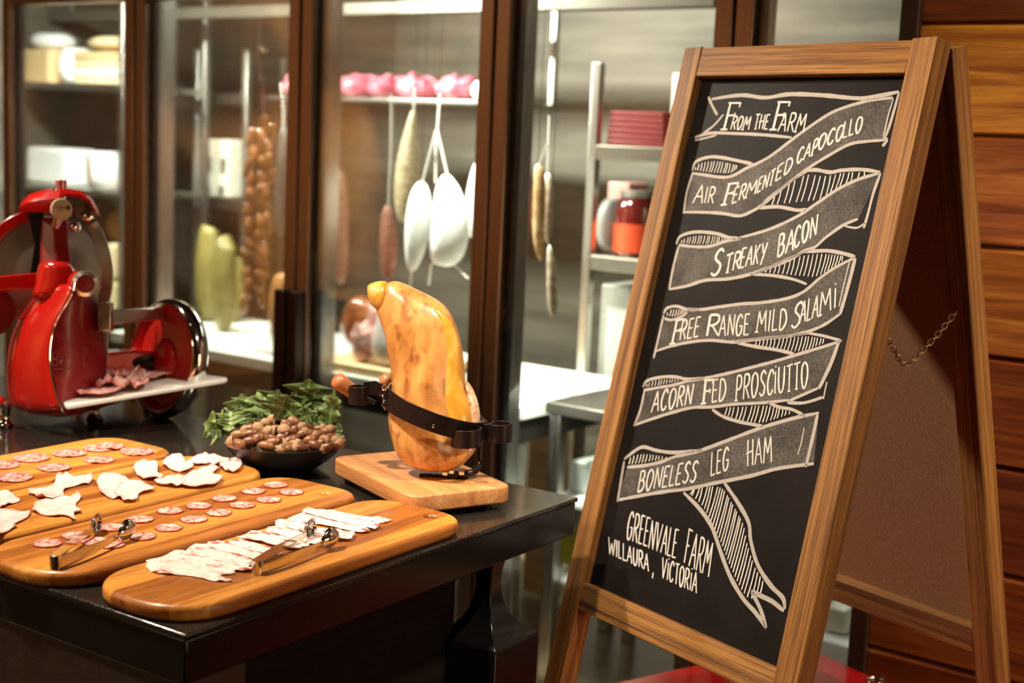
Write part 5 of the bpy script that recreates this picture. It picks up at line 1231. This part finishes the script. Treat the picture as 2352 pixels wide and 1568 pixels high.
o.matrix_world = Matrix.Translation(fw((r0[0], .71, zB + .081))) @ frame_mx(Vector((0, 0, 0)), FS, FD, Vector((0, 0, 1)))
obj('cut_face', MB().lathe([(.001, -.006), (.068, -.005), (.07, -.0008), (.001, -.0008)], (0, 0, 0), 36, (.5, .866, 0)), pk, o)
tag(o, 'thick white wrapped roll with a pale pink cut face on the lower shelf', 'cheese')
blob('cheese_round', 'large orange rinded cheese wheel right behind the slicer blade', 'cheese', 222, 278, 484, 556, .80, or_, .16, .02, kind='soft', seed=3, zrest=Q(261, 560, .74)[2])
blob('wrapped_wedge', 'cream wrapped wedge below the orange cheese wheel', 'cheese', 238, 276, 560, 645, .74, yl, .18, .02, zrest=Q(259, 646, .74)[2])
blob('wrapped_pack', 'yellowish wrapped pack under the cream wedge behind the slicer', 'pack', 236, 274, 646, 705, .74, mat('pale_yellow_pack', (.75, .66, .35), .4), .18, .02, zrest=Q(170, 700, .75)[2])
# rack at the back of the second bay
zD = Q(490, 452, 1.25)[2]
rack('steel rack behind the hanging sausage chain', Q(434, 300, 1.2)[0], Q(556, 300, 1.2)[0], 1.22, 1.75, [zD, Q(490, 212, 1.2)[2], Q(490, 748, 1.2)[2]], Q(490, 118, 1.2)[2], dkst, .05)
lbl = mat('black_label', (.03, .02, .018), .5); tubm = mat('white_tub', (.85, .82, .68), .4)
for k, (x0, x1, y0, y1) in enumerate(((466, 492, 318, 448), (497, 525, 320, 448))):
    o = blob('food_tub', '%s tub with a dark label on the rack behind the sausages' % ('square cream', 'tall white')[k], 'tub', x0, x1, y0, y1, 1.24, tubm, .14, .01, 'labelled tubs on the back rack', zrest=zD)
    w = .5*(x1 - x0)*cw(1.24, 490); h = Q(490, y0, 1.24)[2] - zD
    obj('label', MB().box((-w*.5, -.002, h*.42), (w*.6, -.0005, h*.68)), lbl, o, False); obj('label', MB().box((-w*.8, -.002, h*.04), (w*.3, -.0005, h*.2)), lbl, o, False)
# pale green leafy heads
gm = mat('pale_green_leaves', (.5, .46, .16), .4); _n = noise(gm, coords(gm, (1, 1, .15)), 60, 3); lk(gm, ramp(gm, _n, [(.3, (.11, .085, .018)), (.6, (.27, .22, .06)), (.8, (.50, .42, .18))]), bsdf(gm).inputs['Base Color'])
for k, (x0, x1, y0, y1, dd) in enumerate(((432, 478, 520, 742, .55), (470, 512, 540, 742, .42), (498, 530, 585, 742, .62))):
    o = blob('leafy_head', 'pale green leafy head standing in the second bay, %s of three' % ('tallest', 'middle', 'smallest')[k], 'vegetable', x0, x1, y0, y1, dd, gm, .09, kind='soft', seed=11 + k, zrest=.805, group='pale green heads in the second bay')
# work table behind the glass
zt_ = .805
tA, tB = Q(300, 760, .25), Q(1203, 880, .16)
wt = fthing('steel_work_table', 'long pale topped work table behind the glass doors', 'table', tA[0], .16, .012); Wt = tB[0] - tA[0]; Dt = .62
obj('table_top', MB().box((0, 0, zt_ - .05), (Wt, Dt, zt_ - .012)), mat('pale_table_top', (.74, .74, .66), .3), wt, True, .004)
obj('table_rail', MB().box((.02, .02, zt_ - .12), (Wt - .02, Dt - .02, zt_ - .0505)), dkst, wt, True, .003)
obj('lower_shelf', MB().box((.03, .03, .36), (Wt - .03, Dt - .03, .385)), cold, wt, True, .003)
for a, b_ in ((.03, .03), (Wt - .07, .03), (.03, Dt - .07), (Wt - .07, Dt - .07), (Wt*.5, .03), (Wt*.5, Dt - .07)):
    obj('leg', MB().box((a, b_, .001), (a + .04, b_ + .04, zt_ - .1205)), 'steel', wt, True, .003)
# wooden board with the roast
cbm = wood('pale_chopping_board', (.55, .32, .14), (.70, .46, .22), (.80, .58, .32), 8, 6, .45, .25)
bs0, bs1 = Q(735, 800, .2)[0], Q(930, 820, .2)[0]
o = obj('chopping_board', MB().box((0, 0, 0), (bs1 - bs0, .34, .03)), cbm, None, True, .006); o.matrix_world = Matrix.Translation(fw((bs0, .175, zt_))) @ frame_mx(Vector((0, 0, 0)), FS, FD, Vector((0, 0, 1)))
tag(o, 'pale wooden chopping board under the roast behind the glass', 'chopping board')
zb_ = zt_ + .0305
rm = mat('glazed_roast', (.22, .06, .02), .22, 0, **{'Coat Weight': .5}); _n = noise(rm, coords(rm), 20, 4); lk(rm, ramp(rm, _n, [(.3, (.12, .025, .012)), (.55, (.34, .10, .03)), (.75, (.55, .22, .06))]), bsdf(rm).inputs['Base Color'])
pm_ = mat('pink_cut_meat', (.72, .40, .34), .35); _n = noise(pm_, coords(pm_), 40, 4); lk(pm_, ramp(pm_, _n, [(.3, (.35, .12, .10)), (.5, (.68, .36, .30)), (.7, (.86, .66, .58))]), bsdf(pm_).inputs['Base Color'])
blob('roast', 'glossy brown glazed roast on the chopping board', 'roast', 752, 858, 686, 774, .33, rm, .16, kind='soft', seed=21, zrest=zb_)
for k, (x0, x1, y0, y1, dd, lab) in enumerate(((790, 838, 736, 808, .20, 'dark pink meat piece in front of the glazed roast'), (826, 872, 700, 790, .27, 'pale pink meat piece between the roast and the standing ham'), (836, 905, 745, 822, .20, 'white fatty meat piece beside the standing ham'))):
    blob('meat_piece', lab, 'meat', x0, x1, y0, y1, dd, (pm_, pm_, mat('white_fat_meat', (.86, .74, .66), .35))[k], .07, kind='lump', seed=31 + k, zrest=zb_)
# netted ham in the second bay
nh = mat('netted_ham', (.62, .28, .07), .3); _w = nd(nh, 'ShaderNodeTexWave'); _w.inputs['Scale'].default_value = 26; _w.inputs['Distortion'].default_value = 1.5; lk(nh, coords(nh), _w.inputs['Vector'])
lk(nh, ramp(nh, _w.outputs['Fac'], [(.2, (.20, .055, .012)), (.5, (.46, .16, .028)), (.85, (.60, .34, .13))]), bsdf(nh).inputs['Base Color'])
blob('netted_ham', 'orange netted ham on the pale table next to the sausage chain', 'ham', 594, 662, 624, 772, .19, nh, .12, kind='soft', seed=41, zrest=zt_)
# ================================================================== cold room: hanging meats
def hook(P, L, m='chrome'): return MB().tube([P + Vector((0, 0, L)) + FS*(.014*math.sin(t)) + Vector((0, 0, .012*math.cos(t))) for t in [R_(a) for a in range(250, 70, -20)][::-1]] , .0022, 8).tube([P + Vector((0, 0, L)) - FS*.0125, P], .0022, 8)
hr = obj('hanging_rail', MB().cyl(fw((sA1 + .05, .42, 2.16)), fw((Q(1640, 100, .4)[0], .42, 2.16)), .011), 'steel'); tag(hr, 'steel rail the sausages and hams hang from', 'rail')
chm = mat('smoked_sausage', (.45, .16, .06), .22, 0, **{'Coat Weight': .8}); _i = nd(chm, 'ShaderNodeObjectInfo'); _n = noise(chm, coords(chm), 90, 3)
lk(chm, ramp(chm, _n, [(.3, (.17, .045, .018)), (.55, (.36, .13, .04)), (.75, (.62, .34, .12))]), bsdf(chm).inputs['Base Color'])
cd_ = .235
sroot = thing('sausage_chain', 'long chain of small brown sausages on a steel hook behind the second door', 'sausages', pf(595, 270, cd_)); upd(); si_ = sroot.matrix_world.inverted()
def SL_(mb): mb.v = [tuple(si_ @ Vector(v)) for v in mb.v]; return mb
hp = pf(603, 262, cd_)
_q = pf(594, 108, cd_); obj('wire', SL_(MB().cyl(_q, Vector((_q.x, _q.y, 2.3203)), .0012, None, 6)), 'steel', sroot)
obj('hook', SL_(MB().tube([hp, pf(598, 190, cd_), pf(590, 120, cd_), pf(594, 108, cd_), pf(603, 112, cd_), pf(605, 122, cd_)], .0042, 8)), 'chrome', sroot)
for col, (xt, xb, ya, yb, n) in enumerate(((575, 562, 300, 715, 12), (600, 592, 268, 690, 13), (620, 600, 290, 700, 12))):
    for k in range(n):
        t = (k + .5)/n; y = ya + (yb - ya)*t; x = xt + (xb - xt)*t + 5*math.sin(k*2.1 + col)
        p = pf(x, y, cd_ + .012*(1 if (k + col) % 2 else -1)); L = (yb - ya)/n*cw(cd_, 600)*.74
        dr = (FS*rnd.uniform(-.5, .5) + FD*rnd.uniform(-.3, .3) + Vector((0, 0, 1))).normalized()
        obj('sausage', SL_(MB().lathe([(.0015, -L), (.007, -L*.88), (.0105, -L*.5), (.0118, 0), (.0105, L*.5), (.007, L*.88), (.0015, L)], p, 12, dr)), chm, sroot)
def hang(name, lab, cat, pts, d, m, strings=(), extra=None, flat=.9, top=None):
    """pts: (x, y, half width px) down the body; strings: pixel polylines."""
    root = thing(name, lab, cat, pf(pts[0][0], pts[0][1], d)); upd(); ri = root.matrix_world.inverted(); rings = []
    for x, y, w in pts:
        c = pf(x, y, d); r = w*cw(d, x)
        rings.append([c + FS*(r*1.2*math.cos(u)) + FD*(r*flat*math.sin(u)) + Vector((0, 0, .004*mnoise.noise(Vector((u, y*.03, x))))) for u in [2*math.pi*j/18 for j in range(18)]])
    mb = MB().loft(rings); mb.v = [tuple(ri @ Vector(v)) for v in mb.v]; obj('casing', mb, m, root, True, sub=1)
    strings = list(strings); q0 = strings[-1][-1] if strings and min(strings[-1][-1][1], strings[-1][0][1]) < 240 else None
    tops = [q[-1] for q in strings if q[-1][1] < 240] or [(pts[0][0], pts[0][1])]
    tx = pf(tops[0][0], tops[0][1], d); mb = MB().cyl(tx, Vector((tx.x, tx.y, 2.3203)), .0009, None, 6); mb.v = [tuple(ri @ Vector(v)) for v in mb.v]; obj('wire', mb, 'iron', root)
    for q in strings:
        mb = MB().tube([pf(x, y, d) for x, y in q], .0028, 6); mb.v = [tuple(ri @ Vector(v)) for v in mb.v]; obj('string', mb, 'chalk', root)
    return root
def mott(name, a, b_, c, sc=60):
    m = mat(name, b_, .5); n = noise(m, coords(m), sc, 4, .6); lk(m, ramp(m, n, [(.3, a), (.5, b_), (.7, c)]), bsdf(m).inputs['Base Color']); return m
dark_net = mott('black_sausage_skin', (.006, .006, .006), (.02, .02, .018), (.05, .05, .045)); pale_sal = mott('moulded_salami_skin', (.28, .18, .11), (.50, .38, .26), (.74, .66, .52), 40)
brn = mott('brown_salami_skin', (.12, .04, .025), (.24, .09, .055), (.38, .18, .12)); wht = mott('white_net_casing', (.78, .76, .70), (.88, .87, .82), (.92, .91, .88), 90); pnk = mott('pink_salami_skin', (.26, .11, .08), (.40, .20, .155), (.6, .42, .35))
gm2 = mott('grey_mould_salami', (.16, .12, .06), (.27, .21, .12), (.42, .36, .22), 80); yel = mott('dried_yellow_sausage', (.30, .15, .05), (.48, .28, .11), (.66, .50, .28), 50)
hang('black_salami', 'black netted salami hanging in the shade beside the sausage chain', 'salami', [(650, 288, 4), (652, 310, 13), (650, 380, 19), (646, 450, 20), (644, 520, 15), (642, 545, 4)], .55, dark_net, [[(645, 190), (650, 240), (650, 290)]])
hang('salami', 'pink salami hanging from two strings at the edge of the third door', 'salami', [(770, 385, 5), (772, 400, 18), (774, 470, 22), (776, 560, 22), (778, 630, 16), (782, 655, 4)], .455, pnk, [[(764, 288), (769, 385)], [(764, 288), (757, 385)], [(764, 288), (770, 215)]])
hang('salami', 'slim pink salami just inside the third door stile', 'salami', [(757, 372, 4), (757, 392, 9), (757, 470, 12), (757, 560, 12), (757, 622, 6)], .345, pnk, [])
hang('salami', 'tall grey moulded salami tapering to a knot above the white hams', 'salami', [(950, 252, 4), (947, 272, 9), (940, 330, 19), (936, 400, 29), (934, 460, 28), (928, 495, 16), (922, 512, 4)], .62, gm2, [[(950, 252), (953, 200)]])
hang('salami', 'narrow dark brown salami hanging left of the white netted hams', 'salami', [(890, 470, 4), (890, 490, 16), (892, 560, 21), (890, 620, 19), (888, 650, 6)], .5, brn, [[(892, 470), (898, 330), (899, 215)]])
hang('white_ham', 'largest bright white netted ham hanging from cords in the third door', 'ham', [(1025, 398, 7), (1028, 425, 25), (1034, 470, 37), (1033, 530, 43), (1028, 575, 41), (1022, 600, 32), (1018, 612, 14)], .34, wht, [[(1004, 300), (1027, 400)], [(1001, 300), (1000, 420)], [(1004, 300), (1010, 215)], [(1005, 590), (990, 610), (985, 655)], [(1010, 590), (1045, 610), (1075, 640)]])
hang('white_ham', 'smaller bright white netted ham hanging left of the largest one', 'ham', [(968, 416, 6), (966, 440, 22), (962, 490, 28), (957, 545, 27), (951, 590, 20), (946, 625, 7)], .32, wht, [[(1001, 300), (970, 418)], [(945, 620), (942, 660)]])
hang('white_ham', 'white netted ham hanging against the third door frame', 'ham', [(1096, 368, 3), (1092, 400, 12), (1088, 460, 18), (1084, 530, 20), (1082, 545, 8)], .47, wht, [[(1098, 368), (1100, 225)]])
hang('dried_sausage', 'long pale dried sausage nearest the fourth door stile', 'sausage', [(1236, 376, 7), (1240, 395, 12), (1240, 450, 14), (1236, 510, 13), (1238, 560, 12), (1242, 600, 5)], .28, yel, [[(1258, 330), (1240, 378)]])
hang('dried_sausage', 'white moulded dried sausage hanging beside the pale one', 'sausage', [(1258, 395, 4), (1260, 420, 11), (1258, 480, 12), (1256, 530, 10), (1258, 560, 4)], .345, pale_sal, [[(1262, 265), (1258, 395)]])
hang('dried_sausage', 'short white moulded sausage hanging lowest in the fourth door', 'sausage', [(1262, 560, 4), (1266, 600, 10), (1268, 640, 11), (1268, 690, 11), (1270, 715, 8), (1270, 726, 3)], .235, pale_sal, [])
hang('dried_sausage', 'cluster end of brown dried sausage against the fourth door stile', 'sausage', [(1210, 385, 4), (1208, 430, 12), (1206, 500, 14), (1208, 560, 8)], .32, brn, [[(1216, 300), (1210, 385)]])
# pink packs on the high rack, third door
pr = fthing('shelf_rack', 'high wire shelf holding the pink meat packs', 'shelf', Q(612, 222, .95)[0], .95, Q(860, 224, .95)[2])
W_s = Q(1125, 222, .95)[0] - Q(612, 222, .95)[0]
obj('shelf', MB().box((0, 0, -.014), (W_s, .4, -.0005)), 'steel', pr, True, .002)
for a in (0, W_s - .02): obj('hanger', MB().box((a, .37, .001), (a + .02, .39, 2.31 - Q(860, 224, .95)[2])), 'steel', pr, True, .002)
pkm = mott('pink_meat_pack', (.28, .04, .075), (.50, .13, .18), (.80, .50, .52), 30); bsdf(pkm).inputs['Roughness'].default_value = .2
for k, (x0, x1, lab) in enumerate(((626, 676, 'pink meat pack showing beside the second door stile'), (752, 818, 'pink meat pack at the left end of the high shelf in the third door'), (822, 880, 'dusky pink meat pack second along the high shelf'), (884, 968, 'broad pink meat pack in the middle of the high shelf'), (972, 1066, 'long pink meat pack toward the white bag'))):
    blob('meat_pack', lab, 'meat pack', x0, x1, 172, 222, .98, pkm, .18, kind='lump', seed=51 + k, group='pink packs on the high shelf', zrest=Q(860, 224, .95)[2] + .001)
blob('plastic_bag', 'bright white plastic bag at the end of the pink packs', 'bag', 1070, 1112, 184, 226, .98, wp, .1, kind='soft', seed=58, zrest=Q(860, 224, .95)[2] + .001)
# shelving behind the fourth door
zE, zF = Q(1450, 336, .75)[2], Q(1420, 596, .72)[2]
rack('steel rack with red boxes and the sauce jar behind the fourth door', Q(1352, 300, .78)[0], Q(1660, 300, .78)[0], .78, 1.3, [zE, zF, Q(1400, 905, .72)[2]], Q(1450, 150, .72)[2], cold, .045)
rbm = mat('dark_red_box', (.24, .012, .016), .45)
hz = (Q(1458, 254, .74)[2] - zE)/6
for k in range(6):
    blob('red_box', 'flat dark red box, %s in the stack behind the fourth door' % ('lowest', 'second from below', 'third from below', 'fourth from below', 'second from the top', 'topmost')[k], 'box', 1394 + k, 1526 - k, 300, 310, .80, rbm, .25, .003, 'stack of flat red boxes', zrest=zE + hz*k, hh=hz - .0012)
# jar of red sauce
jx = Q(1452, 520, .86); zj = zF + .0008; Rj = 45*cw(.8, 1452)*1.12; hj = Q(1452, 440, .8)[2] - zF
jr = fthing('sauce_jar', 'big jar of dark red sauce with an orange label on the steel shelf', 'jar', jx[0], .88, zj)
obj('glass_body', MB().lathe([(Rj*.9, 0), (Rj, .012), (Rj, hj*.72), (Rj*.8, hj*.88), (Rj*.72, hj*.9)], n=32), mat('dark_sauce', (.10, .008, .006), .15, 0, **{'Coat Weight': .6}), jr)
obj('lid', MB().lathe([(Rj*.8, hj*.901), (Rj*.8, hj*.985), (Rj*.76, hj)], n=32), mat('grey_lid', (.45, .42, .36), .35, .6), jr)
obj('label', MB().lathe([(Rj + .0006, hj*.07), (Rj + .0016, hj*.07), (Rj + .0016, hj*.5), (Rj + .0006, hj*.5)], n=32), mat('orange_red_label', (.62, .065, .02), .4), jr)
blob('bagged_pack', 'grey plastic bagged pack beside the sauce jar', 'pack', 1352, 1404, 455, 592, .90, mat('grey_plastic', (.24, .22, .20), .25), .14, kind='soft', seed=63, zrest=zF)
blob('food_tub', 'tall pink lidded tub behind the sauce jar on the steel shelf', 'tub', 1392, 1442, 418, 590, 1.04, mat('pink_lid', (.66, .30, .26), .4), .12, .006, zrest=zF)
# right-hand low table with tubs, board and tray
zG = Q(1260, 922, .22)[2]
lt = fthing('low_steel_table', 'low dark steel table with white undershelves at the right of the work table', 'table', Q(1252, 940, .22)[0], .22, .012); Wl = Q(1660, 940, .22)[0] - Q(1252, 940, .22)[0]
obj('table_top', MB().box((0, 0, zG - .045), (Wl, .5, zG - .012)), dkst, lt, True, .003)
for a, b_ in ((.01, .01), (Wl - .05, .01), (.01, .45), (Wl - .05, .45)): obj('leg', MB().box((a, b_, .001), (a + .035, b_ + .035, zG - .0455)), 'steel', lt, True, .003)
blob('food_tub', 'tall white tub low on the rack behind the dried sausages', 'tub', 1378, 1446, 655, 800, .86, mat('frosted_tub', (.42, .41, .36), .4), .2, .006, zrest=Q(1400, 905, .72)[2])
clr = mat('clear_tub', (.66, .70, .62), .2); 
zH = Q(1280, 1302, .35)[2]; zI = Q(1300, 1130, .35)[2]; ls = lt
for zz_ in (zH, zI): obj('shelf', MB().box((-.02, .05, zz_ - .034), (Wl, .445, zz_ - .012)), wp, ls, True, .008)
blob('food_tub', 'clear tub of pale food on the upper white shelf of the low steel table', 'tub', 1308, 1362, 1060, 1128, .36, clr, .13, .008, zrest=zI)
blob('food_tub', 'tub of yellow pickles on the lower white shelf of the low steel table', 'tub', 1272, 1330, 1228, 1300, .38, mat('pickle_yellow', (.42, .36, .05), .25), .13, .008, zrest=zH)
# far right glimpse: white tubs and a pale bench seen below the sign's rear frame
zq = Q(1915, 1462, .33)[2]
blob('food_tub', 'pale tub glimpsed below the sign beside the dark post', 'tub', 1890, 1944, 1395, 1460, .35, tubm, .16, .01, zrest=zq)
o = obj('low_bench', MB().box((0, 0, 0), (s_e0 - .01 - Q(1850, 1470, .3)[0], .3, zq - .013)), wp, None, True, .008); o.matrix_world = Matrix.Translation(fw((Q(1850, 1470, .3)[0], .3, .0125))) @ frame_mx(Vector((0, 0, 0)), FS, FD, Vector((0, 0, 1))); tag(o, 'low white bench glimpsed behind the red chest through the glass', 'bench')
# butcher block leg and slatted light strips at the glass foot
s_w = Q(1076, 1360, .5)[0]
bb = obj('butcher_block', MB().box((-.05, 0, 0), (.05, .1, .66)), cbm, None, True, .004); bb.matrix_world = Matrix.Translation(fw((s_w, .86, .0125))) @ frame_mx(Vector((0, 0, 0)), FS, FD, Vector((0, 0, 1))); tag(bb, 'pale wooden block standing under the work table behind the glass', 'wooden block')
# ceiling tubes
va = obj('light_valance', MB().box((0, 0, 0), (Q(1640, 20, .9)[0] - Q(40, 20, .9)[0], .05, Q(560, 12, .9)[2] - Q(560, 40, .9)[2])), mat('valance_enamel', (.09, .08, .06), .35, .5), None, True, .004); va.matrix_world = Matrix.Translation(fw((Q(40, 20, .9)[0], .9, Q(560, 40, .9)[2]))) @ frame_mx(Vector((0, 0, 0)), FS, FD, Vector((0, 0, 1))); tag(va, 'long pale light valance high inside the cold room', 'valance')
for k_ in (0.1, .9):
    L_v = Q(1640, 20, .9)[0] - Q(40, 20, .9)[0]; obj('hanger', MB().box((L_v*k_, .02, Q(560, 12, .9)[2] - Q(560, 40, .9)[2]), (L_v*k_ + .02, .03, 2.3203 - Q(560, 40, .9)[2])), 'steel', va)
tubeE = mat('tube_light', (1, 1, .95)); bsdf(tubeE).inputs['Emission Color'].default_value = (.95, 1, .93, 1); bsdf(tubeE).inputs['Emission Strength'].default_value = 6
for k, (s, d, ln, lab) in enumerate(((-1.15, .8, 1.5, 'ceiling tube light over the cheese rack'), (-.2, .55, .62, 'ceiling tube light over the hanging hams'), (.9, 1.0, 1.2, 'ceiling tube light over the shelf rack by the sign'))):
    t = fthing('tube_light', lab, 'lamp', s, d, 2.285)
    obj('housing', MB().box((-ln/2, -.05, .005), (ln/2, .05, .034)), 'white_plastic', t, True, .003); obj('tube', MB().cyl((-ln/2, 0, -.01), (ln/2, 0, -.01), .013), tubeE, t)
